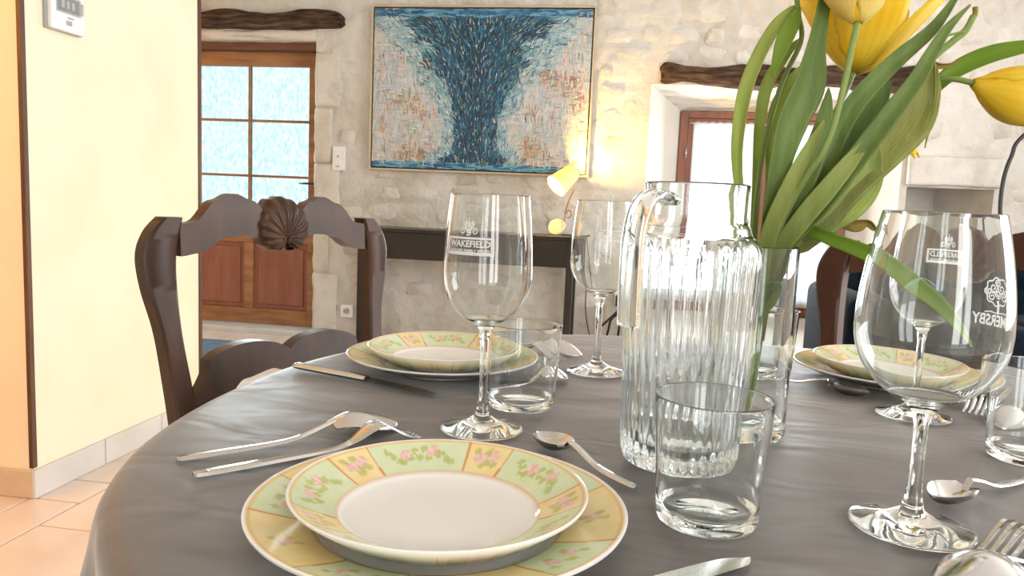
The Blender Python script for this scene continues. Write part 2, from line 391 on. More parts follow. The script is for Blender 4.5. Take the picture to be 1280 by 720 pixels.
# limewashed rubble stones standing a little proud of the mortar
PX0, PX1, PZ0, PZ1 = -1.757, -0.278, 1.131, 2.225   # painting on the wall
stone_meshes = []
rs = random.Random(11)
for k in range(16):
    n_ = 11; vs = [(rs.uniform(-.1, .1), -1, rs.uniform(-.1, .1))]
    ph = [rs.uniform(.80, 1.12) for _ in range(n_)]
    for rr, hh in ((.66, -.86), (1.0, .35)):
        for i in range(n_):
            a = 2*PI*i/n_; q = ph[i]*rr*.5
            sx = abs(math.cos(a))**.7*math.copysign(1, math.cos(a)); sz = abs(math.sin(a))**.7*math.copysign(1, math.sin(a))
            vs.append((sx*q, hh + (rs.uniform(-.25, .25) if rr < .9 else 0), sz*q))
    fs = [(0, 1+(i+1) % n_, 1+i) for i in range(n_)]+[(1+i, 1+(i+1) % n_, 1+n_+(i+1) % n_, 1+n_+i) for i in range(n_)]
    stone_meshes.append(MB().add(vs, fs).mesh('stone', 'stone', smooth=True))
z = .30; nst = 0
while z < 2.42:
    h = rs.uniform(.085, .16); x = -2.15 + rs.uniform(0, .15)
    while x < 2.75:
        w = rs.uniform(.11, .26); cx, cz = x+w/2, z+h/2+rs.uniform(-.015, .015)
        ok = edge_fade(cx, cz) > .99 and edge_fade(cx-w/2, cz) > .6 and edge_fade(cx+w/2, cz) > .6
        if PX0+.02 < cx+w/2 and cx-w/2 < PX1-.02 and PZ0+.05 < cz < PZ1-.05: ok = False
        if cx < 1.75 and cx > -.05 and 1.64 < cz < 1.88: ok = False      # lintel
        if cx < -1.85 and cz > 1.96 and cz < 2.25: ok = False
        if -2.14 < cx < -1.86: ok = ok and rs.random() < .4
        if 1.55 < cx < 2.2 and 1.10 < cz < 1.40: ok = False              # niche lintel
        if -1.95 < cx < -1.84 and (1.1 < cz < 1.33 or .08 < cz < .26): ok = False
        if cx > 2.3 and cz < .9: ok = False
        if ok and rs.random() < .88 and nst < 285:
            o = link('stone', rs.choice(stone_meshes), wall_back); nst += 1
            dpt = rs.uniform(.012, .022)
            o.location = (cx, YW - relief(cx, cz)*.8+.003, cz); o.scale = (w*rs.choice((-1, 1))*1.02, dpt, h*1.06)
            o.rotation_euler = (0, rs.uniform(-.15, .15), 0)
        x += w+rs.uniform(.01, .035)
    z += h+rs.uniform(.008, .025)
# dressed jamb stones right of the door
zz = .02
for k, (hh, ww) in enumerate([(.42, .17), (.33, .11), (.40, .18), (.36, .12), (.36, .17)]):
    hh2 = min(hh, DZ1+.05-zz)
    lump('stone', (DX1+.002, YW-.014, zz+.004), (DX1+ww, YW+.03, zz+hh2-.004), 'dressed', .007, 6, wall_back, (8, 3, 12), k*3.1, None, 10)
    zz += hh
# niche: back, sides and lintel block
MB().add([(NX0, YW, NZ0), (NX1, YW, NZ0), (NX1, YW, NZ1), (NX0, YW, NZ1), (NX0+.02, 5.36, NZ0), (NX1-.16, 5.36, NZ0), (NX1-.16, 5.36, NZ1), (NX0+.02, 5.36, NZ1)],
         [(4, 5, 6, 7), (0, 1, 5, 4), (1, 2, 6, 5), (2, 3, 7, 6), (3, 0, 4, 7)]).build('niche', 'dressed', wall_back)
lump('stone', (1.59, YW-.045, 1.165), (2.105, YW+.1, 1.335), 'dressed', .007, 5, wall_back, (20, 4, 10), 3, None, 12)
# window reveals (splayed) and door reveals
FX0, FX1, FZ0, FZ1, FY = .275, 1.345, .30, 1.60, 5.20
MB().add([(WX0, YW, WZ0), (FX0, FY, FZ0), (FX0, FY, FZ1), (WX0, YW, WZ1)], [(0, 1, 2, 3)]).build('reveal', 'reveal', wall_back)
MB().add([(WX1, YW, WZ0), (FX1, FY, FZ0), (FX1, FY, FZ1), (WX1, YW, WZ1)], [(0, 1, 2, 3)]).build('reveal', 'reveal', wall_back)
MB().add([(WX0, YW, WZ1), (WX1, YW, WZ1), (FX1, FY, FZ1), (FX0, FY, FZ1)], [(0, 1, 2, 3)]).build('reveal', 'whitebeam', wall_back)
MB().add([(WX0, YW, WZ0), (WX1, YW, WZ0), (FX1, FY, FZ0), (FX0, FY, FZ0)], [(0, 1, 2, 3)]).build('reveal', 'reveal', wall_back)
DY = 5.02
for x in (DX0, DX1): MB().add([(x, YW, 0), (x, DY+.05, 0), (x, DY+.05, DZ1), (x, YW, DZ1)], [(0, 1, 2, 3)]).build('reveal', 'reveal', wall_back)
MB().add([(DX0, YW, DZ1), (DX1, YW, DZ1), (DX1, DY+.05, DZ1), (DX0, DY+.05, DZ1)], [(0, 1, 2, 3)]).build('reveal', 'reveal', wall_back)
tag(bx('trim_3', (DX0, 4.84, -.011), (DX1, 5.09, .035), 'step', bevel=.006), kind='structure')

# lintel beams
lump('lintel_beam', (-3.35, YW-.075, 2.025), (-1.905, YW+.10, 2.137), 'beam', .014, 4, None, (60, 6, 10), 1, lambda u, q: (.012*math.sin(u*17) if q > 0 else 0))
tag(bpy.data.objects['lintel_beam'], 'rough dark old wooden beam set in the stone wall above the glazed door', 'beam')
o = lump('lintel_beam', (.12, YW-.06, 1.715), (1.70, YW+.10, 1.84), 'beam', .020, 5, None, (60, 6, 10), 9, lambda u, q: (.010*math.sin(u*21+1) if q > 0 else .018*math.sin(u*14)-.018*max(0, 1-u*12)))
tag(o, 'rough brown wooden lintel beam over the small curtained window', 'beam')
tag(lump('trim_1', (DX0-.02, YW-.012, 1.955), (DX1+.02, YW+.12, 2.028), 'whitebeam', .006, 6, None, (40, 5, 6), 4), kind='structure')
tag(bx('trim_2', (DX0, YW+.06, 1.905), (DX1, DY+.06, 1.96), 'doorframe', bevel=.008), kind='structure')

# door
door = tag(link('door_1', None), kind='structure'); door.location = (0, 0, 0)
fy0, fy1 = DY-.02, DY+.05
def dpart(name, x0, x1, z0, z1, mat, y0=DY, y1=DY+.045, bev=.004): return bx(name, (x0, y0, z0), (x1, y1, z1), mat, door, bev)
zr = [ony(350, q, DY).z for q in (289, 221, 151.5, 83)]; zp1, zp0, zt_ = ony(350, 305, DY).z, ony(330, 386, DY).z, 1.905
dpart('frame', DX1-.028, DX1, .035, zt_, 'doorframe', fy0, fy1); dpart('frame', DX0, DX0+.028, .035, zt_, 'doorframe', fy0, fy1)
a0, a1 = DX0+.028, DX1-.028
dpart('rail', a0, a1, zr[3], zt_-.002, 'doorwood')
gx1 = ony(386, 150, DY).x; gxm = ony(311, 150, DY).x; gx0 = gxm-(gx1-gxm)
dpart('stile', a0, gx0, .04, zr[3], 'doorwood'); dpart('stile', gx1, a1, .04, zr[3], 'doorwood')
dpart('rail', gx0, gx1, zp1, zr[0], 'doorwood'); dpart('rail', gx0, gx1, .04, zp0, 'doorwood')
dpart('stile', gxm-.035, gxm+.035, zp0, zp1, 'doorwood')
for (x0, x1) in ((gx0, gxm-.035), (gxm+.035, gx1)):
    p = dpart('panel', x0, x1, zp0, zp1, 'doorpanel', DY+.018, DY+.035)
    bx('raised_field', (x0+.03, DY+.008, zp0+.03), (x1-.03, DY+.02, zp1-.03), 'doorpanel', p, .008)
dpart('muntin', gxm-.008, gxm+.008, zr[0], zr[3], 'doorwood', DY+.005, DY+.04)
for zz in zr[1:3]:
    dpart('muntin', gx0, gxm-.008, zz-.008, zz+.008, 'doorwood', DY+.005, DY+.04); dpart('muntin', gxm+.008, gx1, zz-.008, zz+.008, 'doorwood', DY+.005, DY+.04)
for (x0, x1) in ((gx0, gxm-.008), (gxm+.008, gx1)):
    for q in range(3): dpart('pane', x0, x1, zr[q]+(.008 if q else 0), zr[q+1]-(.008 if q < 2 else 0), 'pane', DY+.018, DY+.024, 0)
hd = MB().box((a1-.016, DY-.012, .93), (a1-.001, DY, 1.09)).build('handle', 'blackmetal', door, bevel=.003)
MB().tube([(a1-.009, DY-.01, 1.03), (a1-.009, DY-.045, 1.03), (a1-.06, DY-.05, 1.03), (a1-.11, DY-.05, 1.028)], .007, 8).build('lever', 'blackmetal', hd, smooth=True)

# window of the stone wall
win = tag(link('window_1', None), kind='structure')
def wpart(name, x0, x1, z0, z1, mat='winwood', y0=FY-.02, y1=FY+.04, bev=.004, par=win): return bx(name, (x0, y0, z0), (x1, y1, z1), mat, par, bev)
wpart('frame', FX0, FX0+.05, FZ0, FZ1); wpart('frame', FX1-.05, FX1, FZ0, FZ1); wpart('frame', FX0+.05, FX1-.05, FZ1-.045, FZ1); wpart('frame', FX0+.05, FX1-.05, FZ0, FZ0+.05)
xm = (FX0+FX1)/2
for (x0, x1) in ((FX0+.05, xm-.002), (xm+.002, FX1-.05)):
    wpart('casement', x0, x0+.045, FZ0+.05, FZ1-.045, y0=FY-.01, y1=FY+.03); wpart('casement', x1-.045, x1, FZ0+.05, FZ1-.045, y0=FY-.01, y1=FY+.03)
    wpart('casement', x0+.045, x1-.045, FZ1-.085, FZ1-.045, y0=FY-.01, y1=FY+.03); wpart('casement', x0+.045, x1-.045, FZ0+.05, FZ0+.10, y0=FY-.01, y1=FY+.03)
    wpart('pane', x0+.045, x1-.045, FZ0+.10, FZ1-.085, 'glass', FY+.008, FY+.012, 0)
for zz in (.55, 1.3): MB().tube([(FX0+.048, FY-.026, zz), (FX0+.048, FY-.026, zz+.06)], .006, 8).build('hinge', 'steel', win, smooth=True)
# lace curtains, one for each leaf, on thin rods
for q, (x0, x1) in enumerate(((FX0+.085, xm-.02), (xm+.035, FX1-.085))):
    z0, z1 = FZ0+.06, FZ1-.075; nn, mm = 60, 14; vs = []
    for i in range(nn+1):
        u = i/nn
        for j in range(mm+1):
            v_ = j/mm; amp = .004+.003*math.sin(u*9+v_*2)
            zt = z1 + .006*abs(math.sin(u*PI*9)) if j == mm else z0+(z1-z0)*v_
            vs.append((x0+(x1-x0)*u, FY-.031+amp*math.sin(u*42+v_*1.1), zt))
    fs = [(i*(mm+1)+j, (i+1)*(mm+1)+j, (i+1)*(mm+1)+j+1, i*(mm+1)+j+1) for i in range(nn) for j in range(mm)]
    t_ = thing('lace_curtain', ['white lace curtain on the window leaf nearer the console table', 'white lace curtain on the window leaf nearer the wall niche'][q], 'curtain', (0, 0, 0), group='lace curtains of the low window')
    MB().add(vs, fs).build('cloth', 'curtain', t_, smooth=True)
    MB().tube([(x0-.02, FY-.030, z1-.004), (x1+.02, FY-.030, z1-.004)], .003, 8).build('rod', 'whiteplastic', t_, smooth=True)

# other walls
tag(bx('wall_left', (RX0-.1, RY0, 0), (RX0, 5.4, RH), 'white_wall', bevel=0), kind='structure')
wr = tag(link('wall_right', None), kind='structure')
for lo, hi in (((RX1, RY0, 0), (RX1+.1, 0.95, RH)), ((RX1, 3.25, 0), (RX1+.1, 5.4, RH)), ((RX1, 0.95, 0), (RX1+.1, 3.25, .65)), ((RX1, 0.95, 2.25), (RX1+.1, 3.25, RH))): bx('section', lo, hi, 'white_wall', wr, 0)
wf = tag(link('wall_front', None), kind='structure')
for lo, hi in (((RX0, RY0-.1, 0), (.57, RY0, RH)), ((1.98, RY0-.1, 0), (RX1, RY0, RH)), ((.57, RY0-.1, 2.3), (1.98, RY0, RH))): bx('section', lo, hi, 'white_wall', wf, 0)
w2 = tag(link('window_2', None), kind='structure')
for x0 in (.57, 1.25, 1.93): bx('frame', (x0, RY0-.07, 0), (x0+.05, RY0-.02, 2.3), 'winwood', w2)
bx('frame', (.62, RY0-.07, 2.25), (1.93, RY0-.02, 2.3), 'winwood', w2)
for (x0, x1) in ((.62, 1.25), (1.30, 1.93)):
    bx('pane', (x0, RY0-.05, .02), (x1, RY0-.045, 2.25), 'litpane', w2, 0)
w3 = tag(link('window_3', None), kind='structure')
for y0 in (0.95, 2.075, 3.20): bx('frame', (RX1+.02, y0, .65), (RX1+.07, y0+.05, 2.25), 'winwood', w3)
for (y0, y1) in ((1.00, 2.075), (2.125, 3.20)): bx('pane', (RX1+.04, y0, .65), (RX1+.045, y1, 2.25), 'litpane', w3, 0)
tag(bx('wall_light_block', (-2.05, RY0, 0), (-1.93, 1.15, RH), 'cream', bevel=0), kind='structure')  # added unseen wall, keeps the pendant's warm light off the table
# partition with its dark corner strips and tiled skirting
PXR, PY0, PY1 = -1.772, 2.036, 2.966
tag(bx('wall_partition', (-2.75, PY0, 0), (PXR, PY1, RH), 'cream', bevel=0), kind='structure')
tag(bx('trim_4', (PXR-.010, PY0-.006, .095), (PXR+.005, PY0+.012, RH), 'darktrim', bevel=.002), kind='structure')
tag(bx('trim_5', (PXR-.02, PY1-.012, .095), (PXR+.006, PY1+.008, RH), 'darktrim', bevel=.002), kind='structure')
bs = tag(link('baseboard_partition', None), kind='structure')
y = PY0-.010
for ln in (.325, .325, .31):
    MB().box((PXR+.0005, y+.002, 0), (PXR+.011, min(y+ln, PY1)-.002, .090)).build('tile', 'basetile', bs, bevel=.002, seg=1); y += ln
x = PXR+.009
for ln in (.20, .33, .33):
    MB().box((x-ln+.002, PY0-.011, 0), (x-.002, PY0-.0005, .088)).build('tile', 'beigetile', bs, bevel=.002, seg=1); x -= ln

# ================================================================== THINGS ON THE WALLS
# ---- painting
pyf = YW-.045
pl, pr = ony(462, 112, pyf).x, ony(741, 112, pyf).x
pb, pt = (ony(462, 214, pyf).z+ony(738, 220, pyf).z)/2, (ony(462, 8, pyf).z+ony(743, 4, pyf).z)/2
PW, PH = pr-pl, pt-pb
paint = thing('painting', 'large framed abstract painting with a dark blue trunk shape, hung on the stone wall', 'painting', (pl, pyf, pb))
ft = .013
for (a, b_) in (((0, 0, 0), (ft, .045, PH)), ((PW-ft, 0, 0), (PW, .045, PH)), ((ft, 0, 0), (PW-ft, .045, ft)), ((ft, 0, PH-ft), (PW-ft, .045, PH))):
    MB().box(a, b_).build('frame', 'frame', paint, bevel=.002, seg=1)
bx('shadow_gap', (ft, .022, ft), (PW-ft, .040, PH-ft), 'black', paint, 0)
cx0, cz0, cw, ch = ft+.008, ft+.008, PW-2*ft-.016, PH-2*ft-.016
rp = random.Random(3)
def lerp(a, b_, t_): return tuple(x+(y-x)*t_ for x, y in zip(a, b_))
def trunk_w(v_):
    ks = [(0, .17), (.06, .15), (.15, .10), (.3, .105), (.45, .13), (.6, .175), (.75, .23), (.88, .30), (.95, .33), (1, .2)]
    for (a, wa), (b_, wb) in zip(ks, ks[1:]):
        if v_ <= b_: return wa+(wb-wa)*(v_-a)/(b_-a)
    return .2
def canvas_col(u, v_):
    n1 = noise.noise((u*5, v_*5, 1)); n2 = noise.noise((u*14, v_*16, 4)); n3 = noise.noise((u*3, v_*2, 8))
    base = lerp((.52, .53, .56), (.66, .64, .62), .5+.5*n1)
    if n3 > .0: base = lerp(base, (.42, .52, .58), min(1, n3*1.6))
    if n2 > .1 and abs(u-.5) > .2: base = lerp(base, (.62, .50, .38), min(1, n2))
    d = abs(u-.49)/trunk_w(v_)+.22*n2
    if d < 1.35: base = lerp((.10, .30, .40), base, max(0, min(1, (d-.9)/.45)))
    if d < .95: base = lerp((.018, .06, .13), (.07, .24, .34), max(0, min(1, d)))
    if v_ > .945: base = (.06, .22, .36) if .2 < u < .85 else lerp(base, (.3, .45, .52), .5)
    if v_ < .038+.008*n2: base = lerp((.01, .05, .16), (.05, .22, .38), .5+.9*n1)
    return base
gnx, gnz = 110, 80; vs = []; cols = []
for i in range(gnx+1):
    for j in range(gnz+1):
        vs.append((cx0+cw*i/gnx, .012, cz0+ch*j/gnz)); cols.append(canvas_col(i/gnx, j/gnz))
fs = [(i*(gnz+1)+j, (i+1)*(gnz+1)+j, (i+1)*(gnz+1)+j+1, i*(gnz+1)+j+1) for i in range(gnx) for j in range(gnz)]
def colmesh(name, vs, fs, cols, mat, smooth=False):
    me = bpy.data.meshes.new(name); me.from_pydata([tuple(v_) for v_ in vs], [], fs)
    ca = me.color_attributes.new('Col', 'FLOAT_COLOR', 'POINT')
    ca.data.foreach_set('color', [q for c_ in cols for q in (*c_, 1)])
    me.materials.append(M[mat]); me.update()
    if smooth:
        for p in me.polygons: p.use_smooth = True
    return me
link('canvas', colmesh('canvas', vs, fs, cols, 'paint'), paint)
vs, fs, cols = [], [], []
def stroke(u, v_, ang, ln, wd, col):
    x, z = cx0+u*cw, cz0+v_*ch; d = Vector((math.sin(ang), 0, math.cos(ang))); n_ = Vector((d.z, 0, -d.x)); k = len(vs)
    y = (.0115 if wd > .011 else .0095)-rp.uniform(.0005, .0035); c0 = Vector((x, y, z)); bend = rp.uniform(-.25, .25)*ln
    for s_, ww in ((-.5, .5), (0, 1), (.5, .3)):
        off = n_*(bend*(.25-s_*s_))
        vs.append(c0+d*(s_*ln)+n_*(ww*wd*.5)+off); vs.append(c0+d*(s_*ln)-n_*(ww*wd*.5)+off)
        c_ = lerp(col, (.5, .5, .5), rp.uniform(0, .08)); cols.extend((c_, c_))
    for p_ in vs[k:]:
        p_.x = min(max(p_.x, cx0), cx0+cw); p_.z = min(max(p_.z, cz0), cz0+ch)
    fs.extend([(k, k+1, k+3, k+2), (k+2, k+3, k+5, k+4)])
for _ in range(520):
    u, v_ = rp.random(), rp.uniform(.05, .94); d = abs(u-.49)/trunk_w(v_)
    if d < .95: stroke(u, v_, (u-.49)*3, rp.uniform(.06, .16), rp.uniform(.012, .03), rp.choice([(.012, .04, .09), (.02, .09, .18), (.03, .14, .24), (.015, .05, .07)]))
    elif d > 1.25: stroke(u, v_, rp.choice((0, 0, PI/2)), rp.uniform(.06, .2), rp.uniform(.02, .05), rp.choice([(.50, .55, .60), (.62, .62, .62), (.42, .52, .58), (.64, .56, .47), (.60, .48, .36), (.48, .56, .50)]))
for _ in range(9500):
    u, v_ = rp.random(), rp.random(); n1 = noise.noise((u*6, v_*6, 2)); d = abs(u-.49)/trunk_w(v_)+.32*noise.noise((u*7, v_*7, 5))+.15*noise.noise((u*22, v_*22, 3))
    if v_ > .95 or v_ < .04:
        if rp.random() < .6: stroke(u, v_, PI/2+rp.uniform(-.1, .1), rp.uniform(.04, .12), rp.uniform(.006, .014), rp.choice([(.03, .14, .30), (.02, .07, .18), (.10, .32, .46), (.16, .40, .50)]))
        continue
    if d < 1.05:
        a = (u-.49)*3.3*(.35+v_) + rp.uniform(-.35, .35)
        r_ = rp.random()
        if r_ < .52: c_ = rp.choice([(.012, .035, .07), (.015, .07, .15), (.02, .05, .06)])
        elif r_ < .80: c_ = rp.choice([(.03, .13, .26), (.04, .19, .29), (.08, .28, .34), (.04, .14, .17)])
        elif r_ < .93: c_ = rp.choice([(.45, .56, .60), (.30, .46, .54), (.66, .68, .64)])
        else: c_ = rp.choice([(.50, .34, .14), (.60, .48, .28)])
        kf = .55 if r_ > .80 else 1.0; stroke(u, v_, a, kf*rp.uniform(.018, .062), kf*rp.uniform(.004, .010), c_)
    elif d < 1.6:
        a = (u-.49)*3.0 + rp.uniform(-.9, .9)
        c_ = rp.choice([(.20, .45, .50), (.36, .58, .60), (.58, .66, .66), (.14, .34, .44), (.10, .30, .40), (.04, .12, .16)])
        stroke(u, v_, a, rp.uniform(.018, .06), rp.uniform(.004, .011), lerp(c_, (.55, .60, .62), rp.uniform(0, .4)))
    else:
        a = rp.choice((0, 0, PI/2))+rp.uniform(-.25, .25); r_ = rp.random(); e = min(u, 1-u)
        if r_ < .10+max(0, n1+.05)*1.5 and .02 < e < .30 and v_ < .88: c_ = rp.choice([(.45, .16, .07), (.52, .24, .10), (.35, .10, .07), (.55, .36, .12), (.20, .30, .18), (.10, .12, .11)])
        elif r_ < .40: c_ = rp.choice([(.30, .46, .42), (.34, .48, .56), (.40, .52, .50)])
        else: c_ = rp.choice([(.60, .61, .63), (.66, .64, .60), (.46, .54, .60), (.68, .67, .66), (.62, .54, .46)])
        stroke(u, v_, a, rp.uniform(.016, .075), rp.uniform(.004, .014), lerp(c_, (.62, .58, .54), rp.uniform(.0, .55)))
o = link('brush_strokes', colmesh('brush_strokes', vs, fs, cols, 'paint'), paint); o['kind'] = 'stuff'

# ---- light switch and socket
p = ony(423, 198, YW-.03)
sw = thing('light_switch', 'white double light switch on the stone wall beside the glazed door', 'light switch', (p.x, YW-.026, p.z))
bx('plate', (-.042, -.004, -.078), (.042, .028, .078), 'whiteplastic', sw, .004)
for z0 in (-.062, .004):
    r_ = bx('rocker', (-.022, -.009, z0), (.022, -.0035, z0+.058), 'whiteplastic', sw, .003); bx('marker', (-.010, -.0105, z0+.008), (.006, -.0085, z0+.013), 'darkprint', r_, 0)
def socket(p, label):
    s_ = thing('wall_socket', label, 'socket', (p.x, YW-.026, p.z))
    bx('plate', (-.042, -.004, -.042), (.042, .028, .042), 'whiteplastic', s_, .004)
    q = MB().lathe([(0, .004), (.018, .004), (.019, -.004), (.022, -.004), (.022, .004)], 24).xf(Matrix.Rotation(PI/2, 4, 'X')).build('outlet_well', 'greyplastic', s_, smooth=True, angle=30); q.location = (0, -.004, 0)
    MB().tube([(0, -.004, .009), (0, -.012, .009)], .002, 8).build('pin', 'steel', s_, smooth=True)
    for sx in (-.008, .008): MB().tube([(sx, -.0075, -.002), (sx, -.0095, -.002)], .0022, 8).build('hole', 'rubber', s_)
    return s_
socket(ony(433, 389, YW-.03), 'white wall socket low on the stone wall by the glazed door')
# ---- thermostat on the partition
p0, p1 = onx(59, 2, PXR), onx(100, 45, PXR); ty0, ty1 = 2.125, 2.268; tz1 = onx(76, -2, PXR).z+.02; tz0 = onx(76, 40, PXR).z
th = thing('thermostat', 'white wall thermostat with a grey display on the cream partition', 'thermostat', (PXR, (ty0+ty1)/2, tz0))
hw = (ty1-ty0)/2; hh = tz1-tz0
bx('back_plate', (0, -hw-.003, -.002), (.012, hw+.003, hh+.002), 'greyplastic', th, .003)
bx('case', (.011, -hw, 0), (.028, hw, hh), 'whiteplastic', th, .005)
sc_ = bx('screen', (.0275, -hw+.025, hh*.48), (.0295, hw-.025, hh*.83), 'lcd', th, .001)
bx('screen_bezel', (.027, -hw+.018, hh*.43), (.0285, hw-.018, hh*.88), 'greyplastic', th, .001)
for k in range(3): bx('digit_bar', (.0294, -hw+.04+.022*k, hh*.56), (.0299, -hw+.052+.022*k, hh*.75), 'greyplastic', sc_, 0)
bx('button', (.0275, -.012, hh*.16), (.0305, .012, hh*.27), 'greyplastic', th, .002); bx('button', (.0275, hw-.018, hh*.5), (.0305, hw-.008, hh*.8), 'greyplastic', th, .002)
bx('button', (.0275, -.006, hh*.32), (.0305, .02, hh*.36), 'greyplastic', th, .001)

# ---- doormat
tag(bx('doormat', (-3.0, 3.98, .0), (-2.12, 4.50, .014), 'mat', bevel=.004), 'blue grey doormat lying in front of the glazed door', 'doormat')

# ================================================================== FURNITURE BY THE WALL
# ---- console table
cY0, cY1 = 4.52, 4.83
cr = ony(719, 297, cY0); cX1 = cr.x; cX0 = -1.66; cT = cr.z+.001
con = thing('console_table', 'long narrow black brown console table against the stone wall under the painting', 'table', (0, 0, 0))
bx('top', (cX0, cY0, cT-.022), (cX1, cY1, cT), 'black', con, .003)
bx('apron', (cX0+.015, cY0+.012, cT-.185), (cX1-.012, cY0+.032, cT-.0225), 'black', con, .002)
bx('apron', (cX0+.015, cY1-.035, cT-.185), (cX1-.012, cY1-.015, cT-.0225), 'black', con, .002)
for x in (cX0+.016, cX1-.032): bx('apron', (x, cY0+.033, cT-.185), (x+.018, cY1-.036, cT-.0225), 'black', con, .002)
for x in (cX0+.004, cX1-.047):
    for y in (cY0+.004, cY1-.047): bx('leg', (x, y, 0), (x+.043, y+.043, cT-.0225), 'black', con, .003)
# ---- lamp on the console: tilted disc foot, curved stem with a curl, aimed shade
lp = ony(695, 290, 4.66); lz = cT+.001
lamp = thing('table_lamp', 'small lit lamp with a cream shade standing on the black console table', 'lamp', (lp.x, 4.66, lz))
dsc = MB().lathe([(0, 0), (.050, 0), (.054, .004), (.052, .010), (.02, .016), (0, .017)], 32).build('foot', 'lampcream', lamp, smooth=True, angle=40)
tilt = Matrix.Rotation(math.radians(-28), 4, 'Y') @ Matrix.Rotation(math.radians(58), 4, 'X')
tz = .054*.93
dsc.matrix_local = Matrix.Translation((.005, 0, tz)) @ tilt
stem = smoothpath([(.012, .010, tz+.004), (.045, .012, .09), (.052, .010, .15), (.072, .004, .22), (.098, 0, .285)], 6)
st = MB().tube(stem, .0045, 8).build('stem', 'brass', lamp, smooth=True)
curl = [(.052+.018+.018*math.cos(a)*(1-a/9), .012, .135+.022*math.sin(a)*(1-a/9)) for a in [k*.35-2.6 for k in range(18)]]
MB().tube(curl, .0035, 6).build('curl', 'brass', st, smooth=True)
sh0 = Vector((.030, 0, .335)); ax = Vector((-.075, -.055, -.075)).normalized()   # axis towards the opening
rotm = ax.to_track_quat('Z', 'Y').to_matrix().to_4x4()
sh = MB().lathe([(.048, -.085), (.050, -.087), (.072, .065), (.0705, .065), (.0485, -.084)], 40, close=True).build('shade', 'shade', lamp, smooth=True, angle=50)
shm = Matrix.Translation(sh0) @ rotm; sh.matrix_local = shm
cap = MB().lathe([(.012, -.082), (.016, -.082), (.016, -.100), (.012, -.100)], 20, close=True)
for k in range(3):
    a = 2*PI*k/3; cap.tube([(.014*math.cos(a), .014*math.sin(a), -.084), (.049*math.cos(a), .049*math.sin(a), -.084)], .0016, 6)
cap = cap.build('shade_spider', 'brass', lamp, smooth=True, angle=40); cap.matrix_local = shm
bl = MB().lathe([(0, .012), (.012, .012), (.020, .022), (.024, .034), (.018, .047), (0, .054)], 24).build('bulb', 'bulb', lamp, smooth=True)
bl.matrix_local = shm @ Matrix.Translation((0, 0, .004))
L = bpy.data.lights.new('lamp_bulb_light', 'POINT'); L.energy = 70.0; L.color = (1.0, .58, .13); L.shadow_soft_size = .03
lo_ = link('lamp_bulb_light', L); lo_.location = Vector((lp.x, 4.66, lz)) + sh0 - ax*.012
cb = smoothpath([(lp.x+.03, 4.66, lz+.005), (lp.x+.10, 4.66, lz+.006), (lp.x+.17, 4.68, lz+.004), (cX1+.012, 4.72, lz-.01), (cX1+.06, 4.78, .55), (cX1+.07, 4.80, .30), (cX1+.12, 4.82, .10), (cX1+.2, 4.83, .03)], 8)
tag(MB().tube(cb, .0035, 6).build('lamp_cable', 'rubber', smooth=True), 'thin dark lamp cable drooping off the console table along the wall', 'cable')
# ---- socket with black plug and cables low beside the console
sp = ony(776, 372, YW-.03)
socket(sp, 'white wall socket with a black plug, between the console table and the low window')
pg = thing('power_adapter', 'black power adapter plugged in low between the console table and the low window', 'adapter', (sp.x, YW-.04, sp.z))
bx('body', (-.030, -.060, -.05), (.030, -.004, .02), 'rubber', pg, .008)
for k, (dx, dz) in enumerate(((-.05, -.16), (.03, -.19), (-.10, -.20), (.0, -.12))):
    MB().tube(smoothpath([(-.01+.01*k, -.05, -.045), (dx*.3+.015, -.10, -.075), (dx, -.09-.02*k, dz*.8), (dx*1.3, -.07, -.20), (dx*1.6-.02, -.06, -sp.z+.006)], 6), .0075, 6).build('cable', 'rubber', pg, smooth=True)

# ---- dark teal sofa against the stone wall under the niche
sx0, sx1, sy0, sy1 = 1.02, 2.75, 3.72, 4.66
sofa = thing('sofa', 'dark teal button-tufted sofa against the stone wall beneath the wall niche', 'sofa', ((sx0+sx1)/2, sy1, 0))
w2_ = (sx1-sx0)/2; dp = sy1-sy0
def cush(name, lo, hi, r=.04, mat='teal', seg=4, par=sofa): return MB().box(lo, hi).build(name, mat, par, smooth=True, bevel=r, seg=seg)
cush('base', (-w2_+.02, -dp+.03, .10), (w2_-.02, -.03, .33), .03)
arms = []
for s_ in (-1, 1):
    a, b_ = sorted((s_*w2_, s_*(w2_-.17))); cush('arm', (a, -dp, .10), (b_, -.02, .595), .06)
for k in range(2):
    a = -w2_+.175+k*(w2_-.175); cush('seat_cushion', (a+.004, -dp+.01, .335), (a+w2_-.179, -.24, .49), .045)
bk = MB()
# tufted backrest : grid with dimples
nu, nv = 60, 26; X0, X1, Z0, Z1 = -w2_+.175, w2_-.175, .44, .80
tuft = []
for r_ in range(3):
    for c_ in range(8 if r_ % 2 == 0 else 7): tuft.append((X0+.10+(X1-X0-.2)*(c_+(.5 if r_ % 2 else 0))/7, .53+.105*r_))
vs = []
for i in range(nu+1):
    for j in range(nv+1):
        x, z = X0+(X1-X0)*i/nu, Z0+(Z1-Z0)*j/nv
        d = min(math.hypot((x-a), (z-b_)) for a, b_ in tuft); puff = .035*(1-math.exp(-(d/.045)**1.3))
        rim = min(1, j/3, (nv-j)/3, i/2, (nu-i)/2)
        vs.append((x, -.20-puff*rim+(z-.6)*.15+(1-rim)*.05, z))
fs = [(i*(nv+1)+j, (i+1)*(nv+1)+j, (i+1)*(nv+1)+j+1, i*(nv+1)+j+1) for i in range(nu) for j in range(nv)]
k = len(vs); vs += [(X0, -.01, Z0), (X1, -.01, Z0), (X1, -.01, Z1), (X0, -.01, Z1)]
n1 = nv+1
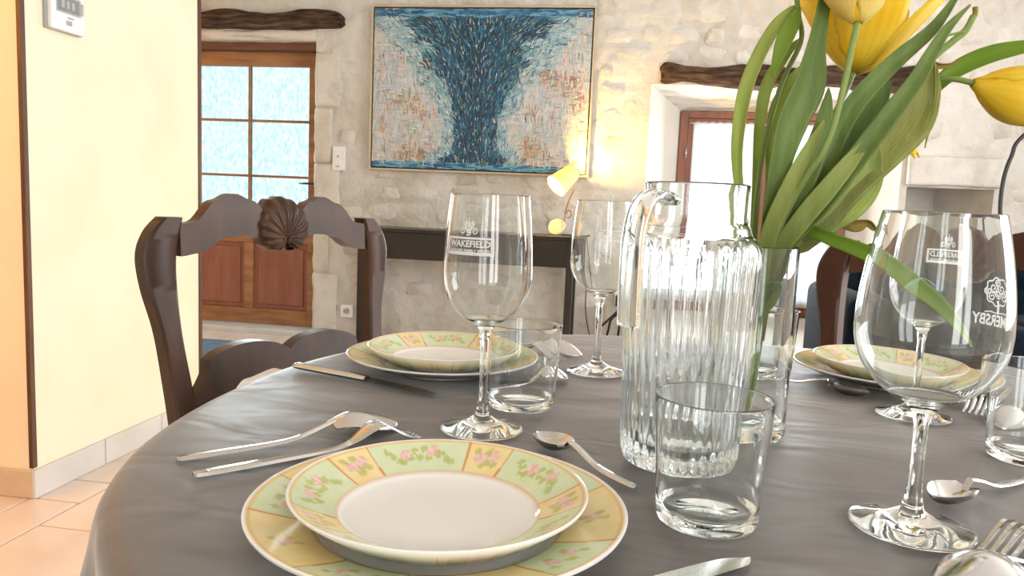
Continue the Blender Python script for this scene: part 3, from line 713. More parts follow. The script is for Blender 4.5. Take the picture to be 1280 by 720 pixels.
fs += [tuple([k, k+1]+[i*n1 for i in range(nu, -1, -1)]), tuple([k+2, k+3]+[i*n1+nv for i in range(nu+1)]), tuple([k+3, k]+[j for j in range(nv+1)]), tuple([k+1, k+2]+[nu*n1+j for j in range(nv, -1, -1)]), (k+3, k+2, k+1, k)]
bk.add(vs, fs); bko = bk.build('backrest', 'teal', sofa, smooth=True, angle=60)
for (a, b_) in tuft:
    q = MB().lathe([(0, -.006), (.008, -.004), (.010, 0), (0, .004)], 10).xf(Matrix.Rotation(PI/2, 4, 'X')).build('button', 'teal', bko, smooth=True); q.location = (a, -.203+(b_-.6)*.15, b_)
for (a, b_) in ((-w2_+.07, -dp+.07), (w2_-.07, -dp+.07), (-w2_+.07, -.08), (w2_-.07, -.08)):
    q = MB().lathe([(0, 0), (.018, 0), (.026, .105), (0, .105)], 12).build('leg', 'darktrim', sofa, smooth=True, angle=40); q.location = (a, b_, 0)

# ---- black arc floor lamp beside the sofa
al = thing('arc_floor_lamp', 'tall black arc floor lamp curving up behind the sofa', 'lamp', (0, 0, 0))
ayr = 4.72
pts = [(1252, 292), (1250, 262), (1254, 226), (1264, 196), (1281, 168)]
pth = [tuple(ony(x, y, ayr)) for x, y in pts]
b0 = pth[0]
pth = [(b0[0]+.015, ayr, .03), (b0[0]+.008, ayr, .45)] + pth + [(b0[0]+.36, ayr-.03, 1.72), (b0[0]+.62, ayr-.10, 1.86), (b0[0]+.86, ayr-.20, 1.80)]
MB().tube(smoothpath(pth, 6), .011, 10).build('pole', 'blackmetal', al, smooth=True)
q = MB().lathe([(0, 0), (.125, 0), (.13, .008), (.13, .024), (.122, .03), (0, .03)], 40).build('base', 'blackmetal', al, smooth=True, angle=40); q.location = (b0[0]+.015, ayr, 0)
q = MB().lathe([(.03, 0), (.11, -.11), (.108, -.11), (.028, -.003), (0, -.003), (0, 0)], 32).build('shade', 'blackmetal', al, smooth=True, angle=50); q.location = (b0[0]+.86, ayr-.20, 1.80)

# ---- pendant lamp of the neighbouring kitchen (out of frame, its warm light falls on the partition)
kp = Vector((-2.75, .75, 1.95))
kl = thing('pendant_lamp', 'pendant lamp with a warm bulb hanging in the kitchen corner', 'lamp', kp)
MB().lathe([(.02, .16), (.12, .02), (.16, -.02), (.158, -.02), (.118, .022), (.018, .158)], 32, close=True).build('shade', 'lampcream', kl, smooth=True)
MB().tube([(0, 0, .155), (0, 0, RH-kp.z)], .004, 6).build('cord', 'rubber', kl)
MB().lathe([(0, -.03), (.03, 0), (.02, .05), (0, .14)], 20).build('bulb', 'bulb', kl, smooth=True)
L = bpy.data.lights.new('pendant_light', 'POINT'); L.energy = 85; L.color = (1.0, .43, .08); L.shadow_soft_size = .12
lo_ = link('pendant_light', L); lo_.location = kp + Vector((0, 0, -.16))

# ================================================================== DINING CHAIRS
# local frame: x along the back, -y towards the table, z up; origin on the floor under the back
def recl(z): return max(0, z-.44)*.17 + .02*math.sin(max(0, min(1, (z-.44)/.5))*PI)
def plank(zt, zb, x0, x1, th, n=48, mid=1):
    """board between the curves zb(u) and zt(u), following the recline"""
    vs = []; m_ = 5
    for i in range(n+1):
        u = i/n; x = x0+(x1-x0)*u
        for side in (0, 1):
            for k in range(m_):
                z = zb(u)+(zt(u)-zb(u))*k/(m_-1)
                vs.append((x, recl(z)+(-th/2 if side == 0 else th/2), z))
    w = 2*m_; fs = []
    for i in range(n):
        a, b_ = i*w, (i+1)*w
        for k in range(m_-1):
            fs.append((a+k, b_+k, b_+k+1, a+k+1)); fs.append((a+m_+k, a+m_+k+1, b_+m_+k+1, b_+m_+k))
        fs.append((a+m_-1, b_+m_-1, b_+w-1, a+w-1)); fs.append((a, a+m_, b_+m_, b_))
    e = n*w
    for k in range(m_-1): fs.append((k, k+1, m_+k+1, m_+k)); fs.append((e+k, e+m_+k, e+m_+k+1, e+k+1))
    return MB().add(vs, fs)
def interp(ks):
    def f(u):
        u = min(max(u, 0), 1)
        for (a, va), (b_, vb) in zip(ks, ks[1:]):
            if u <= b_: q = (u-a)/(b_-a); q = q*q*(3-2*q); return va+(vb-va)*q
        return ks[-1][1]
    return f
def sym(ks): return ks+[(1-a, v_) for a, v_ in reversed(ks) if a < .5]
def hump(c_, w, h): return lambda u: h*math.sqrt(max(0, 1-((u-c_)/w)**2)) if abs(u-c_) < w else 0
def make_chair(name, label, mat, HWID=.205):
    t = thing(name, label, 'chair', group='carved dining chairs')
    for s_ in (-1, 1):
        # centre line of the post: swells outward near the top, then turns in
        cl = [(.0, -.012, 0), (.0, -.004, .25), (.0, .0, .44), (.002, 0, .56), (.006, 0, .66), (.014, 0, .75), (.024, 0, .82), (.026, 0, .87), (.016, 0, .905), (.002, 0, .928)]
        wd = [.034, .036, .042, .040, .035, .033, .046, .052, .046, .030]
        cl = smoothpath([(*p, w) for p, w in zip(cl, wd)], 8); th = .032; vs = []; sec = []
        for (dx, dy, z, w) in cl:
            x = s_*(HWID+dx); y = recl(z)+dy
            if z < .44: y += (.44-z)*.12
            for (a, b_) in ((-.5, -.38), (-.38, -.5), (.38, -.5), (.5, -.38), (.5, .38), (.38, .5), (-.38, .5), (-.5, .38)): vs.append((x+a*w, y+b_*th, z))
        fs = []
        for i in range(len(cl)-1):
            for k in range(8): j = (k+1) % 8; fs.append((i*8+k, i*8+j, i*8+8+j, i*8+8+k))
        fs.append(tuple(range(7, -1, -1))); fs.append(tuple(range(len(vs)-8, len(vs))))
        MB().add(vs, fs).build('back_post', mat, t, smooth=True, angle=35)
        # front leg, gently cabriole
        q = smoothpath([(s_*.215, -.40, 0), (s_*.212, -.395, .10), (s_*.215, -.405, .28), (s_*.210, -.40, .40)], 5)
        MB().tube(q, [.017+.010*(k/(len(q)-1))**2 for k in range(len(q))], 10).build('leg', mat, t, smooth=True, angle=40)
    xi = HWID-.008
    ztop = interp(sym([(0, .918), (.06, .920), (.17, .955), (.26, .967), (.34, .957), (.42, .935), (.5, .93)]))
    zbot = interp(sym([(0, .868), (.08, .872), (.22, .897), (.32, .899), (.40, .890), (.435, .876), (.45, .882), (.5, .871)]))
    MB2 = plank(ztop, zbot, -xi, xi, .024); tr = MB2.build('top_rail', mat, t, smooth=True, angle=40)
    # carved scallop shell: ribs fanning out from its hinge
    n_, m_ = 96, 10; vs = []; z0s = .893
    def srad(a): return .0250+.0460*max(0, math.cos(a*.60))**1.2
    for i in range(n_+1):
        a = -2.55+5.1*i/n_; R_ = srad(a)*(1+.018*math.cos(a*17))
        for j in range(m_+1):
            q = j/m_; x = R_*q*math.sin(a); z = z0s+R_*q*math.cos(a)
            y = -.013-.012*math.sin(PI*min(1, .12+q*.80))**.8 - .0013*min(1, q*2)*math.cos(a*17)
            if j == m_: y = -.008
            vs.append((x, recl(z)+y, z))
    k = len(vs)
    for i in range(n_+1):
        a = -2.55+5.1*i/n_; R_ = srad(a)*(1+.018*math.cos(a*17)); z = z0s+R_*math.cos(a); vs.append((R_*math.sin(a), recl(z)+.012, z))
    fs = [(i*(m_+1)+j, (i+1)*(m_+1)+j, (i+1)*(m_+1)+j+1, i*(m_+1)+j+1) for i in range(n_) for j in range(m_)]+[(i*(m_+1)+m_, (i+1)*(m_+1)+m_, k+i+1, k+i) for i in range(n_)]
    fs.append(tuple(k+i for i in range(n_+1)))
    MB().add(vs, fs).build('carved_shell', mat, tr, smooth=True)
    for s_ in (-1, 1):    # small volutes under the shell
        MB().tube([(s_*(.012+.008*math.cos(a)), recl(.885)-.020, .888+.008*math.sin(a)) for a in [x*.5 for x in range(11)]], .0035, 6).build('volute', mat, tr, smooth=True)
    # lower rail with two scallops
    def zt(u):
        h1 = .676 + max(hump(.30, .235, .046)(u), hump(.70, .235, .046)(u), 0)
        e = min(u, 1-u)
        if e < .10: h1 = .640 + .045*(e/.10)**1.4
        return h1
    zb_ = interp(sym([(0, .585), (.10, .615), (.26, .664), (.40, .672), (.5, .660)]))
    plank(zt, zb_, -xi-.004, xi+.004, .026, 96).build('lower_rail', mat, t, smooth=True, angle=40)
    # seat with upholstered pad
    MB().box((-.235, -.43, .385), (.235, .005, .43)).build('seat_frame', mat, t, bevel=.010)
    MB().box((-.215, -.415, .431), (.215, -.02, .475)).build('seat_pad', 'seatpad', t, smooth=True, bevel=.018, seg=3)
    MB().tube([(-.212, -.15, .2), (.212, -.15, .2)], .010, 8).build('stretcher', mat, t, smooth=True, angle=40)
    for s_ in (-1, 1): MB().tube([(s_*.213, .02, .17), (s_*.213, -.39, .2)], .010, 8).build('stretcher', mat, t, smooth=True, angle=40)
    return t
M['seatpad'] = noisy('pale_seat_fabric', [(.62, .63, .62), (.70, .71, .70)], 40, .9, .2, 200)
def place_chair(t, A, B):
    """A, B: tops of the left and right post on the floor plan, seen from the table"""
    mid = (A+B)/2; d = (B-A); ang = math.atan2(d.y, d.x)
    n_ = Vector((-math.sin(ang), math.cos(ang), 0))
    mid = mid - n_*recl(.90); t.location = (mid.x, mid.y, 0); t.rotation_euler = (0, 0, ang)
A = at(206, 272, 1.165); B = at(459, 274, 1.52)
ch1 = make_chair('dining_chair', 'dark carved wooden dining chair standing before the cream partition and glazed door', 'chairwood')
place_chair(ch1, Vector((A.x, A.y, 0)), Vector((B.x, B.y, 0)))
A = at(1068, 302, 1.43); B = at(1402, 300, 1.14)
ch2 = make_chair('dining_chair', 'reddish carved wooden dining chair standing before the dark teal sofa', 'redwood')
place_chair(ch2, Vector((A.x, A.y, 0)), Vector((B.x, B.y, 0)))

# ================================================================== DINING TABLE AND CLOTH
TC = Vector((.155, .80, 0)); TA, TB, TN = .599, .562, 2.3
def sup(a, k=1.0):
    c_, s_ = math.cos(a), math.sin(a)
    r_ = 1/((abs(c_)/(TA*k))**TN+(abs(s_)/(TB*k))**TN)**(1/TN); return r_
tbl = thing('dining_table', 'oval wooden dining table under the grey tablecloth', 'table', (TC.x, TC.y, 0))
n_ = 96; vs = []
for z in (.705, .742):
    for i in range(n_): a = 2*PI*i/n_; r_ = sup(a)-.016; vs.append((r_*math.cos(a), r_*math.sin(a), z))
fs = [(i, (i+1) % n_, n_+(i+1) % n_, n_+i) for i in range(n_)]+[tuple(range(n_-1, -1, -1)), tuple(range(n_, 2*n_))]
MB().add(vs, fs).build('tabletop', 'chairwood', tbl, bevel=.004)
MB().lathe([(0, .10), (.07, .10), (.075, .16), (.05, .24), (.045, .40), (.065, .52), (.05, .60), (.10, .68), (.16, .704), (0, .704)], 32).build('pedestal', 'chairwood', tbl, smooth=True, angle=40)
for k in range(4):
    a = PI/4+PI/2*k; d = Vector((math.cos(a), math.sin(a), 0))
    MB().tube(smoothpath([tuple(d*.03+Vector((0, 0, .16))), tuple(d*.14+Vector((0, 0, .13))), tuple(d*.25+Vector((0, 0, .06))), tuple(d*.32+Vector((0, 0, .018)))], 5), [.03-.0006*i for i in range(16)], 10).build('foot', 'chairwood', tbl, smooth=True, angle=40)
# cloth: top plus falling skirt
na, rings = 260, []
top_r = [0, .12, .24, .36, .46, .55, .63, .70, .76, .82, .87, .91, .945, .97]
def ztop_(x, y):
    return .0011*noise.noise((x*6, y*13, 2)) + .0007*noise.noise((x*17, y*26, 5))
vs = []; nr = 0
for q in top_r:
    for i in range(na):
        a = 2*PI*i/na; r_ = q*sup(a); x, y = r_*math.cos(a), r_*math.sin(a); vs.append((x, y, TZ-.0012+ztop_(x, y)))
    nr += 1
drop = [(.988, .0015), (.997, .005), (1.002, .012), (1.004, .022), (1.006, .045), (1.010, .075), (1.014, .11), (1.018, .15), (1.021, .185), (1.023, .21)]
for (q, dz) in drop:
    for i in range(na):
        a = 2*PI*i/na; f_ = min(1, dz/.15)
        fold = f_*(.020*math.sin(a*13+1.3*math.sin(a*3)) + .010*math.sin(a*29+2))
        r_ = q*sup(a)+max(fold, -.014*f_); vs.append((r_*math.cos(a), r_*math.sin(a), TZ-.0012-dz))
    nr += 1
fs = []
for r_ in range(nr-1):
    for i in range(na): j = (i+1) % na; fs.append((r_*na+i, r_*na+j, (r_+1)*na+j, (r_+1)*na+i))
fs = [f for f in fs if not (f[0] < na and f[1] < na)]
cen = len(vs); vs.append((0, 0, TZ-.0012+ztop_(0, 0)))
for i in range(na): fs.append((cen, na+i, na+(i+1) % na))
cloth = MB().add(vs, fs).build('tablecloth', 'cloth', smooth=True); cloth.location = (TC.x, TC.y, 0)
tag(cloth, 'smooth grey satin tablecloth covering the dining table', 'tablecloth')

# ================================================================== PLATES
def mixc(a, b_, t_): return lerp(a, b_, max(0, min(1, t_)))
YEL, GRN, WHT, LIN = (.80, .62, .26), (.58, .68, .42), (.83, .82, .80), (.62, .30, .10)
PNK, LFG, PLY = (.72, .36, .34), (.42, .46, .12), (.80, .70, .42)
def plate_mesh(name, R, rw, zrim, period, frac, big, zero):
    """zrim: rim height; rw: radius where the printed rim starts"""
    n_ = 540
    prof = [(0, .0065), (rw*.5, .0062), (rw*.9, .0062), (rw*.97, .0075), (rw, .0100)]
    k = 18
    for i in range(1, k+1): q = i/k; prof.append((rw+(R-.0012-rw)*q, .0100+(zrim-.0100)*(q**1.15)))
    prof += [(R, zrim-.0005), (R-.0005, zrim-.0022), (rw+.012, .0075), (rw*.86, .0032), (rw*.84, 0), (rw*.80, 0), (rw*.78, .0022), (0, .0022)]
    mb_ = MB().lathe(prof, n_)
    cols = []
    rf = random.Random(2)
    flowers = []
    for s_ in range(period):
        c0 = zero+2*PI*s_/period
        per = 2*PI/period; ya = per*frac; rm = (rw+R)/2
        if big:
            for (da, dr, kind) in ((0, 0, 'P'), (.06, .004, 'L'), (-.07, -.004, 'L'), (.03, -.008, 'L'), (-.04, .007, 'L')): flowers.append((c0+ya/2+da*.8, rm+dr, kind))
            g0 = c0+ya; gw = per-ya
            for fr_ in (.3, .62): 
                for (da, dr, kind) in ((0, -.003, 'P'), (.07, .004, 'L'), (-.06, .005, 'L'), (.03, -.009, 'L')): flowers.append((g0+gw*fr_+da, rm+dr, kind))
        else:
            for (da, dr, kind) in ((-.06, .003, 'P'), (.06, 0, 'P'), (0, .006, 'L'), (-.09, -.004, 'L'), (.1, .006, 'L'), (.02, -.007, 'L'), (-.02, -.004, 'L')): flowers.append((c0+ya/2+da, rm+dr, kind))
            g0 = c0+ya; gw = per-ya
            for fr_ in (.22, .36, .5, .64, .78):
                flowers.append((g0+gw*fr_, rm+.004*math.sin(fr_*20), 'P' if fr_ in (.36, .64) else 'L')); flowers.append((g0+gw*(fr_+.05), rm-.005*math.cos(fr_*20), 'L')); flowers.append((g0+gw*(fr_-.05), rm+.006*math.cos(fr_*13), 'L'))
    FP = [(r_*math.cos(a), r_*math.sin(a), k_) for a, r_, k_ in flowers]
    for (x, y, z) in mb_.v:
        r_ = math.hypot(x, y); a = math.atan2(y, x)
        if r_ < rw-.0005 or z < zrim*.28 or r_ > R-.0022: cols.append(WHT); continue
        per = 2*PI/period; fa = ((a-zero) % per)/per
        yel = fa < frac
        c_ = YEL if yel else GRN
        nn = noise.noise((x*90, y*90, 3)); c_ = mixc(c_, (.80, .78, .62), .18+.25*nn)
        ed = min(abs(fa-frac), fa, 1-fa)*per*r_
        if ed < .0009 or r_ < rw+.0011: c_ = LIN if r_ > rw+.0011 else mixc(LIN, WHT, .35)
        elif r_ > R-.0036: c_ = mixc(LIN, YEL, .55)
        else:
            for (fx, fy, k_) in FP:
                d = math.hypot(x-fx, y-fy)
                if d > .012: continue
                d += .0022*noise.noise((x*400, y*400, 7))
                if k_ == 'P' and d < .0052: c_ = mixc(PNK, (.82, .62, .56), .5+.9*noise.noise((x*330, y*330, 1)))
                elif k_ == 'L' and d < .0030: c_ = mixc(LFG, c_, .25)
        cols.append(c_)
    me = colmesh(name, mb_.v, mb_.f, cols, 'porcelain', True)
    me.set_sharp_from_angle(angle=math.radians(50)); return me
dinner_me = plate_mesh('dinner_plate', .1265, .083, .0215, 5, .60, True, math.radians(-15))
dessert_me = plate_mesh('dessert_plate', .1000, .068, .0250, 5, .30, False, math.radians(62))
def plate(kind, me, x, y, z, rz, label, group):
    o = link(kind, me); o.location = (x, y, z); o.rotation_euler = (0, 0, rz); return tag(o, label, 'plate', group)
def setting(px, py, rz, where):
    c_ = onz(px, py, TZ+.02)
    plate('dinner_plate', dinner_me, c_.x, c_.y, TZ+.0006, rz, 'large yellow and green floral dinner plate '+where, 'dinner plates')
    plate('dessert_plate', dessert_me, c_.x, c_.y, TZ+.0075, rz+.1, 'small green floral plate stacked '+where, 'dessert plates')
    return c_
pF = setting(549, 628, 0, 'beside the ribbed jug')
pL = setting(555, 442, 1.0, 'in front of the chair near the partition')
pR = setting(1113, 459, 2.2, 'in front of the chair by the sofa')

# ================================================================== CUTLERY
def spoon_mesh(L, bw, bl, down):
    """along +x: handle end at 0, bowl tip at L"""
    mb_ = MB(); hl = L-bl; pts = []
    n_ = 28; m_ = 9; vs = []; th = .0016
    for i in range(n_+1):
        q = i/n_; x = hl+bl*q
        hw_ = bw/2*(math.sin(PI*min(1, q*.93+.07))**.62)*(1.06-.2*q) + (.0022 if q < .06 else 0)
        for j in range(m_):
            t_ = -1+2*j/(m_-1); dep = .0105*(1-t_*t_)*math.sin(PI*min(1, q*.95+.03))**.8
            vs.append((x, hw_*t_, dep))
    # handle: cross-section strip widening to the end, thin neck rising
    k_ = L/.205; top = [(0, .0030*k_, .0), (.006, .0056*k_, .0), (.03, .0064*k_, .0), (.08*L/.2, .0050*k_, .0), (hl*.80, .0034, .001), (hl*.97, .0030, .0025)]
    hv = []
    sp = smoothpath(top, 6)
    fs = [(i*m_+j, (i+1)*m_+j, (i+1)*m_+j+1, i*m_+j+1) for i in range(n_) for j in range(m_-1)]
    k = len(vs)
    vs += [(x, y, z+th) for x, y, z in vs]; fs += [tuple(reversed([a+k for a in f])) for f in fs]
    b_ = [i*m_ for i in range(n_+1)]+[n_*m_+j for j in range(1, m_)]+[i*m_+m_-1 for i in range(n_-1, -1, -1)]+[j for j in range(m_-2, 0, -1)]
    for i in range(len(b_)): a, c_ = b_[i], b_[(i+1) % len(b_)]; fs.append((a, c_, c_+k, a+k))
    mb_.add(vs, fs)
    vs = []; fs = []
    for (x, w_, z) in sp+[(hl+.004, .0028, .0032)]:
        tt = .0016
        for (sy, sz) in ((-1, -.5), (-.6, .6), (.6, .6), (1, -.5), (.6, -1), (-.6, -1)): vs.append((x, w_*sy, z+tt*sz+.0016))
    for i in range(len(sp)):
        for q in range(6): j = (q+1) % 6; fs.append((i*6+q, i*6+j, i*6+6+j, i*6+6+q))
    fs += [tuple(range(5, -1, -1)), tuple(range(len(sp)*6, len(sp)*6+6))]
    mb_.add(vs, fs)
    # curve: handle end low, neck arched, bowl down ; down=True flips bowl convex side up
    out = []
    for (x, y, z) in mb_.v:
        u = x/L
        if down: zz = .0105*math.exp(-((u-.72)/.16)**2) + .0010 + z
        else:
            rz = .001+.0105*(1/(1+math.exp(-(u-.45)*16))) - .002*max(0, (u-.85)/.15)
            zz = rz + (z if x <= hl+.0045 and abs(z) < .006 and x < hl else -z)
        out.append((x, y, zz))
    zmin = min(p[2] for p in out); mb_.v = [(x, y, z-zmin) for x, y, z in out]
    return mb_.mesh('spoon', 'steel', smooth=True, angle=50)
def fork_mesh(L):
    """tines down: curved like an arch"""
    def zc(u): return .001+.017*math.exp(-((u-.80)/.11)**2)*(1 if u < .8 else 1) if True else 0
    def strip(mb_, pts, th=.0022):
        vs = []; fs = []
        for (x, yc, w_) in pts:
            z = zc(x/L)
            for (sy, sz) in ((-1, 0), (-.7, 1), (.7, 1), (1, 0)): vs.append((x, yc+w_*sy, z+th*sz))
        for i in range(len(pts)-1):
            for q in range(4): j = (q+1) % 4; fs.append((i*4+q, i*4+j, i*4+4+j, i*4+4+q))
        fs += [(3, 2, 1, 0), tuple(range(len(pts)*4-4, len(pts)*4))]
        mb_.add(vs, fs)
    hd = MB(); strip(hd, smoothpath([(0, 0, .0030), (.006, 0, .0056), (.035, 0, .0064), (.085, 0, .0050), (.115, 0, .0034), (.13, 0, .0034), (.142, 0, .0085), (.152, 0, .0115), (.158, 0, .0120)], 5))
    h_ = hd.mesh('handle', 'steel', smooth=True, angle=50); ts = []
    for k in range(4):
        y = -.0096+.0064*k; tm = MB(); strip(tm, [(.155+.0045*i*(L-.155)/.045, y*(1-.004*i), .0022-.00010*i) for i in range(11)], .0018); ts.append(tm.mesh('tine', 'steel', smooth=True, angle=50))
    return h_, ts
def knife_mesh(L):
    hl = .52*L; hd = MB(); vs = []; fs = []
    ks = smoothpath([(0, .0070, .0030), (.006, .0088, .0040), (.03, .0085, .0042), (hl*.8, .0068, .0040), (hl*.97, .0062, .0038), (hl, .0066, .0036)], 5)
    for (x, w_, t_) in ks:
        for q in range(10): a = 2*PI*q/10; vs.append((x, w_*math.cos(a), .0044+t_*math.sin(a)))
    for i in range(len(ks)-1):
        for q in range(10): j = (q+1) % 10; fs.append((i*10+q, i*10+j, i*10+10+j, i*10+10+q))
    fs += [tuple(range(9, -1, -1)), tuple(range(len(ks)*10-10, len(ks)*10))]
    h_ = hd.add(vs, fs).mesh('handle', 'steel', smooth=True, angle=50)
    bl = MB(); vs = []; fs = []; n_ = 24
    for i in range(n_+1):
        q = i/n_; x = hl-.001+(L-hl)*q; w0 = -.0060-.0022*math.sin(PI*q*.9); w1 = .0062*(1-max(0, (q-.72)/.28)**2)+.0008*math.sin(q*PI)
        if q > .9: w0 *= max(.15, 1-((q-.9)/.1)**2); w1 *= max(.2, 1-((q-.9)/.1)*.8)
        tt = .0011*(1-.6*q)
        for (y, z) in ((w0, 0), ((w0+w1)/2, tt), (w1, tt*.9), (w1, -tt*.9), ((w0+w1)/2, -tt)): vs.append((x, y, .0042+z-q*.0024))
    for i in range(n_):
        for q in range(5): j = (q+1) % 5; fs.append((i*5+q, i*5+j, i*5+5+j, i*5+5+q))
    fs += [(4, 3, 2, 1, 0), tuple(range(n_*5, n_*5+5))]
    return h_, bl.add(vs, fs).mesh('blade', 'blade', smooth=True, angle=50)
LS, LF, LK, LT = .205, .200, .225, .138
spoon_dn = spoon_mesh(LS, .046, .070, True); tea_up = spoon_mesh(LT, .034, .048, False); tea_dn = spoon_mesh(LT, .034, .048, True)
fork_h, fork_t = fork_mesh(LF); knife_h, knife_b = knife_mesh(LK)
def lie(tip, direction, L, roll=0):
    """matrix for cutlery whose far end is at tip, pointing along direction"""
    d = Vector((direction[0], direction[1], 0)).normalized(); y = Vector((-d.y, d.x, 0))
    mm = Matrix((d, y, Vector((0, 0, 1)))).transposed().to_4x4(); mm.translation = Vector((tip.x, tip.y, TZ+.0007)) - d*L; return mm
def put(kind, tip, direction, label, group):
    if kind == 'fork':
        o = link('fork', fork_h); [link('tine', x, o) for x in fork_t]; L = LF; cat = 'fork'
    elif kind == 'knife':
        o = link('table_knife', knife_h); link('blade', knife_b, o); L = LK; cat = 'knife'
    else:
        me, L, nm = {'spoon': (spoon_dn, LS, 'table_spoon'), 'tea': (tea_up, LT, 'teaspoon'), 'teadn': (tea_dn, LT, 'teaspoon')}[kind]; o = link(nm, me); cat = 'spoon'
    o.matrix_world = lie(tip, direction, L); return tag(o, label, cat, group)
def dirpx(a, b_): p, q = onz(*a), onz(*b_); return (q.x-p.x, q.y-p.y)
put('spoon', onz(498, 533), dirpx((212, 578), (498, 533)), 'tablespoon lying face down beyond the fork at the dinner plate beside the jug', 'tablespoons')
put('fork', onz(519, 547), dirpx((237, 598), (519, 547)), 'fork lying tines down between a tablespoon and the dinner plate beside the jug', 'forks')
put('knife', onz(551, 497), dirpx((380, 463), (551, 497)), 'table knife with a steel handle, in front of the plate at the partition chair', 'knives')
dL = (.80, -.52)
put('fork', onz(702, 452), dL, 'fork between the plate at the partition chair and a tablespoon', 'forks')
put('spoon', onz(727, 447), dL, 'tablespoon at the far side of the plate at the partition chair', 'tablespoons')
put('teadn', onz(710, 475), dirpx((605, 492), (710, 475)), 'teaspoon lying behind the tumbler next to the wine glass', 'teaspoons')
put('tea', onz(670, 553), dirpx((810, 622), (670, 553)), 'teaspoon beyond the plates beside the jug, its handle end pointing at a tumbler', 'teaspoons')
put('knife', onz(938, 701), dirpx((700, 775), (938, 701)), 'table knife whose blade lies in front of the clear tumbler', 'knives')
put('tea', onz(1164, 636), dirpx((1290, 601), (1164, 636)), 'teaspoon next to the foot of the largest wine glass', 'teaspoons')
put('tea', onz(1086, 500), dirpx((975, 478), (1086, 500)), 'teaspoon in front of the plate at the sofa chair', 'teaspoons')
dR = dirpx((1238, 484), (1200, 514))
put('fork', onz(1214, 521), dR, 'fork beside the plate at the sofa chair, tines towards the wine glass', 'forks')
put('spoon', onz(1249, 538), dR, 'tablespoon next to the tumbler at the sofa chair place', 'tablespoons')
put('spoon', onz(1172, 752), dirpx((1460, 655), (1172, 752)), 'tablespoon face down in front of the largest wine glass', 'tablespoons')
put('fork', onz(1232, 706), dirpx((1460, 618), (1232, 706)), 'fork behind the tablespoon in front of the largest wine glass', 'forks')

# ================================================================== GLASSWARE
def bowl_profile(outer, wall, zin):
    """closed profile from outer side points [(r,z)] bottom-up (starting on the axis); inner wall offset, inner bottom at zin"""
    inner = []
    for (r_, z) in reversed(outer):
        if z > zin and r_-wall > .004: inner.append((r_-wall, max(z, zin)))
    return outer + [(outer[-1][0]-wall*.5, outer[-1][1]+wall*.4)] + inner + [(inner[-1][0]*.55, zin-.0006+.0), (0, zin-.001)]
def support(prof):
    out = []
    n_ = len(prof)
    for i, p in enumerate(prof):
        if 0 < i < n_-1:
            a = Vector((p[0]-prof[i-1][0], p[1]-prof[i-1][1])); b_ = Vector((prof[i+1][0]-p[0], prof[i+1][1]-p[1]))
            if a.length > 1e-6 and b_.length > 1e-6 and a.angle(b_) > .45:
                la, lb = min(.0006, a.length*.3), min(.0006, b_.length*.3); pa, pb = Vector(p)-a.normalized()*la, Vector(p)+b_.normalized()*lb
                m1 = Vector(p)*.5+(pa+pb)*.25
                out += [tuple(pa), tuple(m1), tuple(pb)]; continue
        out.append(p)
    return [(max(0, r_), z) for r_, z in out]
def wineglass_outer(h, fr, sr, zb, wmax, zw, rim):
    foot = [(0, .0008), (fr*.55, .0010), (fr*.92, 0), (fr, .0008), (fr*.995, .0024), (fr*.75, .0046), (fr*.40, .0085), (fr*.20, .0140), (sr*1.35, .021), (sr*1.05, .032)]
    stem_ = [(sr, zb*.55), (sr*1.05, zb*.85), (sr*1.6, zb*.96)]
    bowl = []
    k = 22
    for i in range(1, k+1):
        q = i/k; z = zb+(zw-zb)*q; bowl.append((wmax*(1-(1-q)**2.15)**.58*.985+wmax*.015*q, z))
    for i in range(1, k+1):
        q = i/k; z = zw+(h-zw)*q; bowl.append((wmax-(wmax-rim)*(q**1.7), z))
    bowl = [b_ for b_ in bowl if b_[0] > sr*1.7]
    return foot+stem_+bowl
def rad_at(outer, z):
    for (r0, z0), (r1, z1) in zip(outer, outer[1:]):
        if z0 <= z <= z1 and z1 > z0 and z > .05: return r0+(r1-r0)*(z-z0)/(z1-z0)
    return outer[-1][0]
GH = .2290
gOut = wineglass_outer(GH, .0405, .0041, .103, .0430, .152, .0375)
wine_me = MB().lathe(support(bowl_profile(gOut, .0011, .1085)), 64).mesh('bowl_and_stem', 'glass', smooth=True)
GH2 = .2285
cOut = wineglass_outer(GH2, .0425, .0046, .0905, .0505, .147, .0385)
big_me = MB().lathe(support(bowl_profile(cOut, .0012, .0965)), 72).mesh('bowl_and_stem', 'glass', smooth=True)
# flat print wrapped on a bowl
def textpoly(txt, width, height, squash=1):
    cu = bpy.data.curves.new('txt', 'FONT'); cu.body = txt; cu.size = 1; cu.offset = .028; cu.resolution_u = 3
    ob = bpy.data.objects.new('txt', cu); C.objects.link(ob); dg = bpy.context.evaluated_depsgraph_get(); me = bpy.data.meshes.new_from_object(ob.evaluated_get(dg))
    bm_ = bmesh.new(); bm_.from_mesh(me); bmesh.ops.triangulate(bm_, faces=bm_.faces); vs = [v_.co.copy() for v_ in bm_.verts]; bm_.verts.index_update(); fs = [tuple(v_.index for v_ in f.verts) for f in bm_.faces]; bm_.free()
    bpy.data.objects.remove(ob); bpy.data.curves.remove(cu); bpy.data.meshes.remove(me)
    x0, x1 = min(v_.x for v_ in vs), max(v_.x for v_ in vs); y0, y1 = min(v_.y for v_ in vs), max(v_.y for v_ in vs)
    return [((v_.x-(x0+x1)/2)/(x1-x0)*width, (v_.y-(y0+y1)/2)/(y1-y0)*height) for v_ in vs], fs
